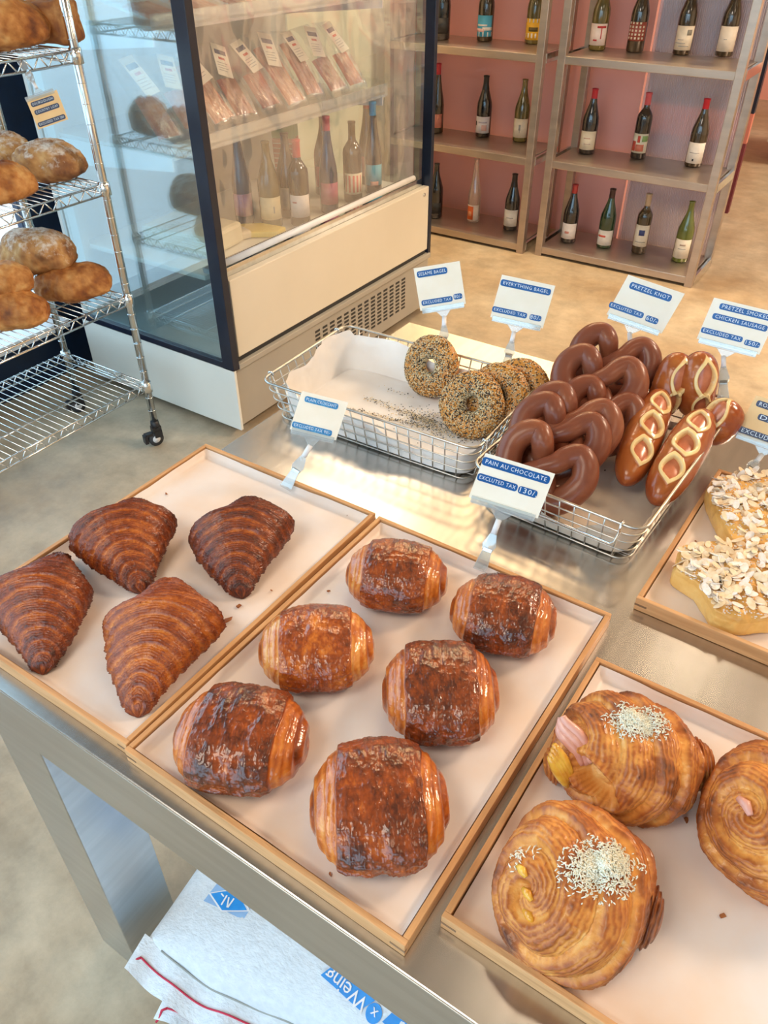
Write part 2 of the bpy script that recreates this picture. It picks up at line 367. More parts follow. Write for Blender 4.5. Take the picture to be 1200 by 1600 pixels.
# left glazing: frame, low panel, panes
fr = MB()
fr.box(XL - .06, XL + .02, 1.72, 1.86, 0, 3)
for y0 in (.38, -1.0, -2.38): fr.box(XL - .06, XL + .02, y0 - .04, y0 + .04, 0, 3)
fr.box(XL - .06, XL + .02, -2.42, 1.72, 2.8, 3.0)
fr.box(XL - .06, XL + .02, -2.42, 1.72, 0, .22)
tag(fr.build('window_1', MT['navy']), kind='structure')
sill = MB().box(XL - .02, XL + .10, -2.42, 1.72, .22, .25)
tag(sill.build('trim_1', MT['white']), kind='structure')
pn = MB().box(XL - .03, XL - .022, -2.38, 1.72, .22, 2.8); tag(pn.build('window_2', MT['pane']), kind='structure')
pn = MB().box(-2.4, 3.0, -2.45, -2.442, .35, 2.75); tag(pn.build('window_3', MT['pane']), kind='structure')
f3 = MB()
for x in (-2.4, -.6, 1.2, 3.0): f3.box(x - .03, x + .03, -2.48, -2.40, .35, 2.75)
tag(f3.build('window_4', MT['navy']), kind='structure')

# ribbed partition panel beside the right wine shelf
g = empty('partition_screen', (-1.06, 4.446, 0), label='translucent ribbed partition screen standing behind the right wine shelf', cat='screen')
nr = 60; xs = np.linspace(-.29, .21, nr * 4 + 1)
A = np.zeros((2, len(xs), 3)); A[..., 0] = xs; A[..., 1] = .004 * np.cos(np.arange(len(xs)) * PI / 2); A[0, :, 2] = 0.02; A[1, :, 2] = 2.9
surf('ribbed_panel', A, MT['ribbed'], g, wrap=False)
MB().box(.21, .235, -.01, .02, 0, 2.95).build('upright', MT['rack'], g)
# far partition and counter
g = empty('low_partition', (-1.3, 5.32, 0), label='maroon and terracotta partition seen through the right wine shelf side', cat='partition')
MB().box(-.5, .345, -.02, .02, 0, .40).build('lower_panel', MT['maroon'], g)
MB().box(-.5, .345, -.02, .02, .40, .56).build('upper_panel', MT['redp'], g)
MB().box(-.5, .345, -.02, .02, .56, 1.6).build('black_panel', MT['fblack'], g)
g = empty('stone_counter', (.2, 6.6, 0), label='far stone fronted counter with toe kick coloured as its shadow at right edge', cat='counter')
MB().box(-1.2, 2.2, .06, .5, 0, .15).build('toe_kick_shadow', MT['dark'], g)  # near-black colour stands in for the shadow under the counter
MB().box(-1.25, 2.3, 0, .5, .15, .46).build('stone_front', MT['terr'], g)
MB().box(-1.25, 2.3, -.02, .5, .46, .62).build('ledge', MT['redp'], g)
MB().box(-1.25, 2.3, .05, .5, .62, .95).build('upper_front', MT['wallw'], g)

# ------------------------------------------------------------------ wine shelves
def shelf_unit(name, x0, x1, y0, y1, label):
    g = empty(name, ((x0 + x1) / 2, (y0 + y1) / 2, 0), label=label, cat='shelf', group='steel wine shelves')
    hx = (x1 - x0) / 2; hy = (y1 - y0) / 2; t = .038
    for sx in (-1, 1):
        for sy in (-1, 1):
            a = sx * hx; b_ = sy * hy
            MB().box(min(a, a - sx * t), max(a, a - sx * t), min(b_, b_ - sy * t), max(b_, b_ - sy * t), 0, 2.1).build('post', MT['rack'], g, bevel=.002)
    for z in (.05, .49, .955, 1.42, 1.88):
        MB().box(-hx + t * .6, hx - t * .6, -hy + .004, hy - .004, z - .036, z).build('shelf', MT['rack'], g, bevel=.003)
        for sx in (-1, 1):
            MB().box(sx * hx - .012, sx * hx + .003, -hy + t, hy - t, z - .04, z + .002).build('side_rail', MT['chrome'], g, bevel=.001)
    return g
shelf_unit('wine_shelf', -2.62, -1.715, 3.97, 4.33, 'steel wine shelf behind the display fridge, left of the two')
shelf_unit('wine_shelf', -1.655, -.80, 4.00, 4.36, 'steel wine shelf standing free at right, in front of ribbed screen')

# ------------------------------------------------------------------ bottles
PROF = {
 'burgundy': [(.001, 0), (.036, 0), (.041, .005), (.041, .15), (.039, .17), (.030, .20), (.019, .235), (.0145, .26), (.0140, .292), (.0155, .293), (.0155, .300), (.001, .301)],
 'bordeaux': [(.001, 0), (.034, 0), (.038, .005), (.038, .185), (.036, .20), (.026, .217), (.0155, .232), (.0140, .25), (.0140, .292), (.0155, .293), (.0155, .300), (.001, .301)],
 'flute': [(.001, 0), (.032, 0), (.036, .005), (.036, .14), (.033, .17), (.025, .21), (.017, .26), (.0135, .30), (.013, .335), (.0145, .336), (.0145, .345), (.001, .346)],
}
GL = {}
def bglass(nm, c, c2):
    GL[nm] = mat('bottle glass ' + nm, c, c2, scale=8, rough=.08, coat=.6, spec=.7, sub=0)
bglass('black', (.012, .012, .014), (.008, .008, .01)); bglass('brown', (.045, .028, .012), (.03, .02, .01)); bglass('olive', (.16, .12, .025), (.09, .07, .015))
bglass('green', (.01, .06, .02), (.006, .035, .012)); bglass('lime', (.13, .17, .02), (.08, .11, .014)); bglass('navy', (.03, .05, .11), (.02, .035, .07))
GL['clear'] = clear('clear bottle glass', (.93, .90, .88), (.9, .75, .7), mirror=.14, haze=.12)
CM = {}
def cmat(c, rough=.5):
    k = tuple(round(x, 3) for x in c) + (rough,)
    if k not in CM: CM[k] = mat('print ' + str(len(CM)), c, tuple(x * .9 for x in c), scale=60, rough=rough)
    return CM[k]
CREAM = (.82, .72, .55); CW = (.84, .80, .74)
def patch(r, z0, z1, a0, a1, n=10, lift=0):
    """sheet wrapped on a bottle; a=0 is the front"""
    b = MB(); vs = []
    for i in range(n + 1):
        a = a0 + (a1 - a0) * i / n
        for z in (z0, z1):
            for rr_ in (r + lift, r + lift + .0004): vs.append((rr_ * math.sin(a), -rr_ * math.cos(a), z))
    fs = []
    for i in range(n):
        o = i * 4; q = o + 4
        fs += [(o + 1, q + 1, q + 3, o + 3), (o, o + 2, q + 2, q), (o, q, q + 1, o + 1), (o + 2, o + 3, q + 3, q + 2)]
    fs += [(0, 1, 3, 2), (n * 4, n * 4 + 2, n * 4 + 3, n * 4 + 1)]
    return b.add(vs, fs, True)
def bottle(loc, kind, glass, label_c, marks, foil, text, group, face=.5, lab=None, scale=1.0, tilt=(0, 0), simple=False, cat='wine bottle'):
    g = empty('wine_bottle', loc, (tilt[0], tilt[1], face), text, cat, group); g.scale = (scale,) * 3
    pr = PROF[kind]; MB().lathe(pr).build('glass_body', GL[glass], g)
    R_ = pr[2][0]; H_ = pr[-1][1]
    if foil:
        zf = H_ - foil[1]
        rad = [(r + .0006, z) for (r, z) in pr if z >= zf][:-1]
        base = rad[0][0] + .0004
        MB().lathe([(base, zf)] + rad + [(.001, H_ + .0012)]).build('foil_cap', cmat(foil[0], .35), g)
    z0, z1 = lab or (.035, .115)
    lb = patch(R_, z0, z1, -1.15, 1.15, 14, .0003).build('paper_label', cmat(label_c), g)
    for (u0, u1, v0, v1, c) in marks:
        patch(R_, z0 + (z1 - z0) * v0, z0 + (z1 - z0) * v1, -1.15 + 2.3 * u0, -1.15 + 2.3 * u1, 4, .0009).build('label_print', cmat(c), lb)
    return g
RED = (.55, .04, .04); BK = (.02, .02, .02); GY = (.35, .33, .30)
def fig(c, rnd, n=5):
    out = []
    for k in range(n):
        u = rnd.uniform(.3, .62); v = rnd.uniform(.2, .75); out.append((u, u + rnd.uniform(.03, .12), v, v + rnd.uniform(.03, .1), c))
    return out
rn = random.Random(3)
ZT, ZM, ZB = .955, .49, .05
WB = [
 # px, py, z, kind, glass, label, marks, foil, label range, text
 (690, 66, ZT, 'burgundy', 'black', BK, [], None, (.03, .10), 'dark wine bottle on top shelf at the fridge edge'),
 (757, 68, ZT, 'burgundy', 'brown', (.08, .42, .62), [(0, 1, 0, .22, CW), (0, .55, .22, .38, (.85, .55, .50)), (.45, 1, .3, .45, CW), (.1, .7, .5, .58, CW)], None, (.022, .115), 'dark bottle with blue and pink landscape label on top shelf'),
 (832, 72, ZT, 'burgundy', 'olive', (.86, .48, .03), [(.1, .9, .1, .32, CW), (.3, .8, .4, .6, (.12, .08, .02)), (.1, .95, .82, 1, CW)], None, (.018, .110), 'amber bottle with yellow and white label on top shelf beside post'),
 (682, 211, ZM, 'flute', 'brown', (.55, .20, .15), [(.1, .9, .55, .95, (.70, .32, .22))], ((.50, .03, .05), .055), (.03, .10), 'brown bottle with red cap on middle shelf at the fridge edge'),
 (754, 217, ZM, 'burgundy', 'black', (.80, .76, .78), [(.5, .8, .15, .5, (.78, .5, .45)), (.02, .16, .45, .7, BK), (.3, .8, .62, .7, (.55, .5, .6))], ((.015, .015, .015), .08), (.022, .105), 'black bottle with pale grey and pink label on middle shelf'),
 (812, 224, ZM, 'burgundy', 'olive', CREAM, [(.45, .56, .4, .7, GY), (.5, .53, .25, .4, GY)], None, (.022, .115), 'olive bottle with cream label and small grey tree'),
 (680, 343, ZB, 'burgundy', 'black', BK, [], None, (.03, .09), 'black bottle on bottom shelf at the fridge edge'),
 (739, 350, ZB, 'flute', 'clear', (.84, .70, .60), [(.08, .58, .08, .92, (.85, .16, .03)), (.2, .45, .3, .6, (.9, .4, .2))], None, (.012, .10), 'tall clear bottle with orange and white label'),
 (797, 362, ZB, 'burgundy', 'black', (.80, .74, .66), [(.3, .7, .5, .54, GY)], ((.02, .015, .015), .07), (.025, .115), 'black bottle with plain cream label on bottom shelf beside post'),
 (932, 82, ZT, 'burgundy', 'olive', (.84, .70, .62), [(.45, .9, .8, .9, RED), (.3, .5, .2, .28, RED), (.65, .7, .3, .8, RED)], None, (.022, .112), 'amber bottle whose white label has a red drawing'),
 (991, 85, ZT, 'burgundy', 'brown', (.36, .07, .04), [(.05 + .18 * (k % 5), .14 + .18 * (k % 5), .08 + .2 * (k // 5), .2 + .2 * (k // 5), CREAM) for k in range(24)], None, (.048, .125), 'dark bottle with dense red and white patterned label'),
 (1064, 89, ZT, 'burgundy', 'brown', CREAM, [(.62, .85, .62, .85, (.25, .23, .18)), (.1, .6, .28, .31, GY), (.2, .5, .42, .45, GY), (.3, .8, .15, .18, GY)], None, (.020, .118), 'dark bottle whose cream label has a black round seal'),
 (1130, 92, ZT, 'burgundy', 'brown', (.85, .76, .62), [(.35, .5, .48, .5, GY)], None, (.022, .122), 'dark bottle with blank cream label on top shelf at right end'),
 (916, 243, ZM, 'burgundy', 'black', (.84, .74, .55), [(.3, .65, .6, .64, (.6, .3, .2)), (.35, .7, .3, .33, (.6, .4, .3))], ((.50, .02, .04), .06), (.022, .110), 'black bottle with red neck and cream label on middle shelf left'),
 (996, 251, ZM, 'bordeaux', 'black', (.82, .76, .60), [(.02, .28, .1, .6, (.62, .08, .05)), (.35, .5, .55, .9, (.62, .08, .05)), (.6, .95, .6, .9, (.25, .42, .15)), (.3, .75, .1, .45, (.70, .20, .12))], ((.62, .10, .12), .055), (.030, .120), 'dark straight sided bottle with red house and green tree label'),
 (1082, 263, ZM, 'burgundy', 'brown', (.85, .79, .70), [(.4, .48, .12, .22, BK), (.2, .7, .5, .53, GY)], ((.60, .01, .03), .058), (.018, .112), 'brown bottle with bright red neck and white label'),
 (887, 381, ZB, 'burgundy', 'black', (.82, .74, .68), [(.3, .55, .35, .5, (.6, .25, .2))], ((.42, .04, .04), .055), (.024, .105), 'black bottle with red neck at left end of bottom shelf'),
 (943, 389, ZB, 'burgundy', 'green', (.84, .78, .70), [(.1, .55, .55, .68, (.7, .12, .08))], ((.05, .02, .02), .05), (.016, .095), 'dark green bottle with small red mark on white label'),
 (997, 398, ZB, 'bordeaux', 'brown', (.85, .78, .64), [(.35, .68, .52, .78, (.05, .07, .22)), (.2, .8, .2, .23, GY)], ((.48, .36, .24), .06), (.040, .150), 'brown bottle with navy square emblem and tan neck'),
 (1061, 411, ZB, 'burgundy', 'lime', (.82, .74, .60), [(.35, .65, .68, .76, (.55, .4, .3)), (.3, .7, .5, .53, GY)], None, (.022, .118), 'lime green bottle with cream label at right end of bottom shelf'),
]
for (px, py, z, kd, gl, lc, mk, fo, lr, tx) in WB:
    p = P(px, py - 4, z); p.z = z + .0015; p.y = max(p.y, 4.05)
    bottle(p, kd, gl, lc, mk, fo, tx, 'wine bottles on the steel shelves', face=.22, lab=lr)

# ------------------------------------------------------------------ display fridge
FX0, FX1, FY0, FY1 = -2.54, -1.755, 1.725, 3.05
g = empty('display_fridge', ((FX0 + FX1) / 2, (FY0 + FY1) / 2, 0), label='open fronted display fridge with cream front panel and clear night curtain', cat='fridge')
ox, oy = (FX0 + FX1) / 2, (FY0 + FY1) / 2
def fb(name, x0, x1, y0, y1, z0, z1, m, bevel=.002, parent=g):
    return MB().box(x0 - ox, x1 - ox, y0 - oy, y1 - oy, z0, z1).build(name, m, parent, bevel=bevel)
fb('base_cabinet', FX0, FX1 - .02, FY0 + .012, FY1, .035, .265, MT['fgrey'])
fb('side_panel', FX0, FX1 - .004, FY0, FY0 + .012, .03, .272, MT['fwhite'])
for (x, y) in ((FX0 + .06, FY0 + .06), (FX1 - .08, FY0 + .08), (FX0 + .06, FY1 - .06), (FX1 - .08, FY1 - .08)):
    MB().lathe([(.018, 0), (.02, .03), (.012, .036)], 12, (x - ox, y - oy, 0)).build('foot', MT['black'], g)
# grille with real slots
gr = MB()
for i in range(14):
    y = 2.20 + i * .048
    for k in range(9):
        z = .085 + k * .0165
        gr.box(FX1 - .022 - ox, FX1 - .019 - ox, y - oy, y + .030 - oy, z, z + .009)
gr.build('vent_slots', MT['dark'], g)
fb('base_rail', FX1 - .03, FX1 - .002, FY0 + .03, FY1 - .01, .262, .283, MT['fgrey'])
fb('shadow_gap', FX1 - .05, FX1 - .02, FY0 + .03, FY1 - .03, .283, .30, MT['dark'], 0)
fp = fb('front_panel', FX1 - .045, FX1 - .015, FY0 + .045, FY1 - .02, .30, .572, MT['fcream'], .003)
MB().lathe([(.008, 0), (.008, .002), (.006, .003)], 14).build('lock', MT['chrome'], fp, loc=(FX1 - .0145 - ox, FY1 - .06 - oy, .545), rot=(0, PI / 2, 0))
for (x, y) in ((FX1 - .055, FY0), (FX1 - .055, FY1 - .02)):
    fb('post', x, FX1 - .004 if y == FY0 else FX1 - .01, y, y + (.03 if y == FY0 else .022), .265, 2.0, MT['fblack'])
fb('side_rail', FX0, FX1 - .05, FY0, FY0 + .02, .266, .292, MT['fblack'])
fb('side_glass', FX0 + .02, FX1 - .055, FY0 + .008, FY0 + .014, .292, 2.0, MT['glass'], 0)
fb('side_glass', FX0 + .02, FX1 - .055, FY1 - .016, FY1 - .010, .292, 2.0, MT['glass'], 0)
fb('rear_panel', FX0, FX0 + .03, FY0 + .01, FY1, .27, 2.0, MT['fin'])
fb('rear_frame', FX0 + .03, FX0 + .09, FY0 + .016, FY0 + .05, .292, 2.0, MT['fin'])
fb('tub', FX0 + .03, FX1 - .05, FY0 + .02, FY1 - .02, .27, .292, MT['fwhite'])
sl = MB()
for r_ in range(3):
    for k in range(26):
        sl.box(FX0 + .030 - ox, FX0 + .033 - ox, 1.80 + k * .046 - oy, 1.83 + k * .046 - oy, .80 + r_ * .022, .806 + r_ * .022)
sl.build('air_slots', MT['dark'], g)
# deck, air grille, shelves
fb('deck', FX0 + .05, FX1 - .13, FY0 + .05, FY1 - .03, .545, .562, MT['fwhite'], .003)
fb('deck_front', FX1 - .13, FX1 - .06, FY0 + .045, FY1 - .03, .575, .592, MT['steelv'], .002)
sl = MB()
for k in range(110): sl.box(FX1 - .125 - ox, FX1 - .075 - ox, 1.79 + k * .0108 - oy, 1.794 + k * .0108 - oy, .5915, .5935)
sl.build('air_grille', MT['dark'], g)
fb('front_channel', FX1 - .06, FX1 - .045, FY0 + .05, FY1 - .03, .55, .60, MT['chrome'], .002)
def fshelf(z, x1, tilt=.0):
    s = fb('shelf', FX0 + .05, x1, FY0 + .03, FY1 - .12, z - .012, z, MT['fin'], .002)
    br = MB()
    for y in (FY0 + .028, FY1 - .14):
        x0 = FX0 + .06 - ox; xe = x1 - ox
        vs = [(x0, y - oy, z - .012), (xe, y - oy, z - .012), (xe, y - oy, z - .050), (x0, y - oy, z - .10)]
        vs += [(a, b_ + .006, c) for (a, b_, c) in vs]
        br.add(vs, [(0, 1, 2, 3), (7, 6, 5, 4), (0, 4, 5, 1), (1, 5, 6, 2), (2, 6, 7, 3), (3, 7, 4, 0)])
    br.build('bracket', MT['white'], s)
    MB().box(x1 - ox, x1 + .012 - ox, FY0 + .03 - oy, FY1 - .12 - oy, z - .016, z + .028).build('price_rail', MT['clearp'], s)
fshelf(.936, -1.93); fshelf(1.268, -1.93)
# hanging curtain: wrinkled clear sheet with bottom roll
ny, nz = 90, 60
Y, Z = np.meshgrid(np.linspace(FY0 + .055, 2.945, ny), np.linspace(.62, 1.95, nz), indexing='ij')
Pt = np.stack([np.zeros_like(Y), Y, Z], -1)
dx = (fbm(np.stack([Y * 5, Z * 1.3, 0 * Y], -1), 5) - .5) * .035 + (ridged(np.stack([Y * 3 + Z * 2, Z * 2, 0 * Y], -1), 9) - .5) * .012
Pt[..., 0] = FX1 - .045 + dx * sst(Z, .62, .75) * 1.0 - ox; Pt[..., 1] -= oy
surf('night_curtain', Pt, MT['film'], g, wrap=False)
MB().tube([(FX1 - .045 - ox, FY0 + .055 - oy, .618), (FX1 - .045 - ox, 2.95 - oy, .618)], .011, 12).build('curtain_roll', MT['white'], g)
fb('top_rail', FX1 - .07, FX1 - .01, FY0 + .02, FY1, 1.95, 2.0, MT['fblack'])
fb('roof', FX0, FX1 - .01, FY0, FY1, 2.0, 2.04, MT['fgrey'])
# bottles standing on the deck
FB = [(382, 333, 'flute', 'navy', (.60, .30, .42), [(.3, .5, 0, 1, (.7, .4, .5))], None, 'blue grey bottle with mauve label behind curtain'),
 (424, 338, 'burgundy', 'olive', (.80, .68, .42), [(.6, .65, .3, .6, GY)], None, 'amber bottle with yellowish label in the fridge'),
 (452, 322, 'burgundy', 'brown', (.78, .68, .50), [], None, 'brown bottle with narrow cream label at fridge rear'),
 (484, 338, 'bordeaux', 'black', (.80, .74, .70), [(.15, .35, .65, .72, (.5, .2, .2))], ((.60, .03, .05), .06), 'black bottle with red cap and white label in the fridge'),
 (508, 288, 'burgundy', 'black', (.52, .05, .08), [], None, 'dark bottle with crimson label in the fridge'),
 (528, 318, 'flute', 'navy', (.48, .12, .18), [], ((.5, .06, .1), .05), 'blue grey bottle with dark red label in the fridge'),
 (556, 300, 'bordeaux', 'brown', (.80, .70, .50), [(.1, .85, .1, .9, (.60, .06, .05))], None, 'brown bottle with red framed label in the fridge'),
 (574, 272, 'flute', 'brown', (.50, .16, .14), [], ((.3, .05, .05), .05), 'tall brown bottle with rust label in the fridge'),
 (596, 288, 'flute', 'black', (.05, .42, .56), [(.3, .7, 0, .2, (.78, .40, .30))], ((.02, .32, .62), .05), 'black bottle with turquoise label and bright blue cap'),
]
for (px, py, kd, gl, lc, mk, fo, tx) in FB:
    p = P(px, py, .60); p.z = .5635; p.x = min(p.x, -1.94)
    bottle(p, kd, gl, lc, mk, fo, tx, 'bottles inside the display fridge', face=.75)
# wrapped cheese and trays on the deck
g2 = empty('cheese_block', (-2.12, 1.98, .5635), (0, 0, .1), 'large pale wrapped cheese block on fridge deck by side glass', 'cheese')
MB().box(-.16, .14, -.10, .10, 0, .075).build('cheese', mat('wrapped cheese', (.84, .76, .54), (.78, .68, .46), scale=12, rough=.35, bump=.4, bscale=25), g2, bevel=.014)
MB().box(-.07, .03, -.05, .04, .0765, .078).build('paper_label', cmat((.86, .80, .66)), g2)
g2 = empty('cheese_wedge', (-2.00, 2.18, .5635), (0, 0, .5), 'flat yellow cheese wedge beside the bottles in fridge', 'cheese')
MB().poly([(-.09, -.05), (.08, -.03), (.10, .03), (.0, .07), (-.08, .05)], 0, .022).build('cheese', mat('yellow cheese', (.86, .66, .16), (.80, .58, .12), rough=.3), g2, bevel=.006)
g2 = empty('wrapped_parcel', (-2.10, 2.12, .5635), (0, 0, -.3), 'cream paper parcel lying behind the yellow cheese wedge', 'parcel')
MB().box(-.10, .10, -.06, .05, 0, .03).build('parcel', mat('parcel paper', (.80, .70, .50), (.74, .62, .42), scale=8, rough=.5, bump=.4, bscale=20), g2, bevel=.01)
g2 = empty('leaning_box', (-2.30, 2.74, .5635), (.10, 0, .4), 'green and coral patterned box behind the bottles in fridge', 'box')
MB().box(-.05, .05, -.03, .03, 0, .20).build('lower_sleeve', cmat((.70, .25, .18)), g2, bevel=.004)
MB().box(-.05, .05, -.03, .03, .2, .30).build('upper_sleeve', cmat((.12, .36, .14)), g2, bevel=.004)
st = MB()
for k in range(9): st.box(-.046, .046, -.0315, -.030, .02 + k * .02, .024 + k * .02)
st.build('stripes', cmat((.82, .66, .55)), g2)

# vacuum packs leaning on the shelves
packm = {}
def pack(loc, rot, wd, ln, kind, text, group='vacuum packs in the display fridge', lab=True, lt=None):
    g = empty('vacuum_pack', loc, rot, text, 'meat pack', group)
    key = (kind, round(wd, 2), round(ln, 2))
    nu_, nv_ = 26, 34
    U, V = np.meshgrid(np.linspace(-1, 1, nu_), np.linspace(-1, 1, nv_), indexing='ij')
    e = np.clip((1 - U ** 6) * (1 - V ** 6), 0, 1)
    sd = int(abs(loc[0] * 1000 + loc[1] * 777)) % 997
    for sgn in (1,):
        nz_ = fbm(np.stack([U * 3, V * 4, 0 * U], -1), sd) - .5
        Pt = np.stack([U * wd / 2 * (1 + .04 * nz_), V * ln / 2, .018 * e ** .5 + nz_ * .012 * e + .004], -1)
        surf('film', Pt, MT['pack'], g, wrap=False)
    if kind == 'bacon':
        mm = packm.setdefault('bacon', None) or mat('streaky bacon', (.78, .40, .28), (.48, .12, .08), scale=14, rough=.4, stretch=(9, .7, 1), lo=.42, hi=.55)
    elif kind == 'salami': mm = packm.setdefault('salami', None) or mat('cured meat', (.52, .16, .11), (.30, .07, .05), scale=30, rough=.4, stretch=(4, 1, 1))
    else: mm = packm.setdefault('ham', None) or mat('sliced ham', (.74, .30, .20), (.52, .16, .10), scale=20, rough=.4, lo=.4, hi=.6)
    packm[kind] = mm
    Vm = np.linspace(-.85, .05 if kind != 'bacon' else .6, nv_); U2, V2 = np.meshgrid(np.linspace(-.8, .8, nu_), Vm, indexing='ij')
    e2 = np.clip((1 - (U2 / .8) ** 4), 0, 1)
    z2 = .003 + .010 * e2 ** .5 + .004 * np.abs(np.sin(U2 * 9 + V2)) + .004 * (fbm(np.stack([U2 * 5, V2 * 3, 0 * U2], -1), sd + 3) - .5)
    surf('meat', np.stack([U2 * wd / 2, V2 * ln / 2, z2], -1), mm, g, wrap=False)
    if lab:
        lw_, ll = wd * .52, ln * .42
        yc = ln * .22
        a = Matrix.Rotation(lt or .1, 3, 'Z')
        lb = MB().box(-lw_ / 2, lw_ / 2, -ll / 2, ll / 2, 0, .0008, a, (wd * .05, yc, .026)).build('paper_label', MT['card'], g)
        MB().box(-lw_ * .36, lw_ * .36, ll * .18, ll * .32, .0009, .0014, a, (wd * .05, yc, .026)).build('blue_print', cmat((.04, .06, .16)), lb)
        MB().box(-lw_ * .2, lw_ * .2, ll * .02, ll * .09, .0009, .0014, a, (wd * .05, yc, .026)).build('red_print', cmat((.65, .10, .08)), lb)
        pr = MB()
        for k in range(4): pr.box(-lw_ * .36, lw_ * (.3 - .1 * (k % 2)), ll * (-.1 - .08 * k), ll * (-.085 - .08 * k), .0009, .0014, a, (wd * .05, yc, .026))
        pr.build('small_print', cmat((.45, .42, .38)), lb)
    return g
TX = {'bacon': 'streaky bacon vacuum pack', 'salami': 'dark cured meat vacuum pack', 'ham': 'pink sliced ham vacuum pack'}
rows = [(1.83, 'ham', 'nearest the side glass'), (1.95, 'ham', 'second from the side glass'), (2.07, 'bacon', 'behind the black corner post'), (2.19, 'salami', 'right of the corner post'), (2.32, 'salami', 'with its label hanging over the front'), (2.45, 'bacon', 'in the middle of the shelf'),
        (2.58, 'bacon', 'right of the shelf middle'), (2.71, 'salami', 'before the last bag'), (2.84, 'ham', 'at the far right end')]
for i, (y, k, wh) in enumerate(rows):
    pack((-2.10, y, 1.02), (0, .0, 0), .118, .30, k, TX[k] + ' ' + wh, lt=(-.35 if i % 2 else .2))
for o in list(D.objects):
    if o.name.startswith('vacuum_pack'):
        o.rotation_euler = (math.radians(50), 0, math.radians(90))
        o.location.z = .937 + .150 * math.sin(math.radians(50)) + .002
        o.location.x = -2.085
        kk = int(o.name.split('.')[-1]) if '.' in o.name else 0
        o.rotation_euler.y = .10 * math.sin(kk * 2.3 + .5); o.scale = (1, 1 - .10 * abs(math.sin(kk * 1.9)), 1)
for i, (y, k, wh) in enumerate([(1.84, 'ham', 'left'), (2.02, 'ham', 'second from left'), (2.2, 'bacon', 'middle'), (2.38, 'ham', 'second from right'), (2.56, 'salami', 'right')]):
    o = pack((-2.06, y, 1.2705), (math.radians(12), 0, math.radians(90)), .15, .24, k, TX[k] + ' lying on upper fridge shelf, ' + wh, lab=False)
    o.location.z = 1.27 + .12 * math.sin(math.radians(12)) + .001

# ------------------------------------------------------------------ bread rack
RX, RY = -1.985, 1.53       # front right post
RW, RL = .42, .92           # depth along -x, length along -y
g = empty('wire_rack', (RX - RW / 2, RY - RL / 2, 0), label='chrome wire bread rack on castors beside the display fridge', cat='rack')
cx, cy = RX - RW / 2, RY - RL / 2
corners = [(RW / 2, RL / 2), (-RW / 2, RL / 2), (RW / 2, -RL / 2), (-RW / 2, -RL / 2)]
SZ = [.245, .555, .895, 1.232, 1.56]
for (x, y) in corners:
    p = MB().tube([(x, y, .095), (x, y, 1.9)], .0125, 14)
    for k in range(34): 
        z = .14 + k * .0508; p.tube([(x, y, z), (x, y, z + .0022)], .0131, 14)
    p.build('post', MT['chrome'], g)
    c = MB().box(-.012, .012, -.016, .016, .052, .075).lathe([(.014, .072), (.016, .078), (.014, .098)], 14)
    c.box(-.014, -.010, -.012, .016, .034, .06).box(.010, .014, -.012, .016, .034, .06).box(-.010, .010, -.045, -.018, .045, .055)
    c.box(-.012, .012, -.050, -.038, .02, .05)
    cb = c.build('castor', MT['black'], g, loc=(x, y, 0), rot=(0, 0, -.35))
    whl = MB().tube([(-.009, -.008, .0275), (.009, -.008, .0275)], .027, 24).build('wheel', MT['rubber'], cb)
    MB().tube([(-.0105, -.008, .0275), (.0105, -.008, .0275)], .014, 18).build('wheel_hub', MT['white'], cb)
for z in SZ:
    s = MB(); hx, hy = RW / 2, RL / 2; r = .0032
    for dz in (0, -.028):
        for (a, b_) in (((-hx, -hy), (hx, -hy)), ((hx, -hy), (hx, hy)), ((hx, hy), (-hx, hy)), ((-hx, hy), (-hx, -hy))):
            s.tube([(a[0], a[1], z + dz), (b_[0], b_[1], z + dz)], r, 8)
    def zig(a, b_, nseg):
        for k in range(nseg):
            t0, t1 = k / nseg, (k + 1) / nseg; tm = (t0 + t1) / 2
            q = lambda t: (a[0] + (b_[0] - a[0]) * t, a[1] + (b_[1] - a[1]) * t)
            s.tube([(*q(t0), z - .028), (*q(tm), z)], .0019, 6); s.tube([(*q(tm), z), (*q(t1), z - .028)], .0019, 6)
    zig((hx, -hy), (hx, hy), 20); zig((-hx, -hy), (-hx, hy), 20); zig((-hx, hy), (hx, hy), 9); zig((-hx, -hy), (hx, -hy), 9)
    nw = 38
    for k in range(1, nw):
        y = -hy + RL * k / nw; s.tube([(-hx, y, z + .003), (hx, y, z + .003)], .0018, 6)
    for x in (-hx * .45, hx * .45): s.tube([(x, -hy, z - .001), (x, hy, z - .001)], .0026, 6)
    s.build('wire_shelf', MT['chrome'], g)
    for (x, y) in corners: MB().lathe([(.0132, z - .032), (.0175, z - .03), (.0165, z + .006), (.0132, z + .008)], 16, (x, y, 0)).build('shelf_collar', MT['chrome'], g)

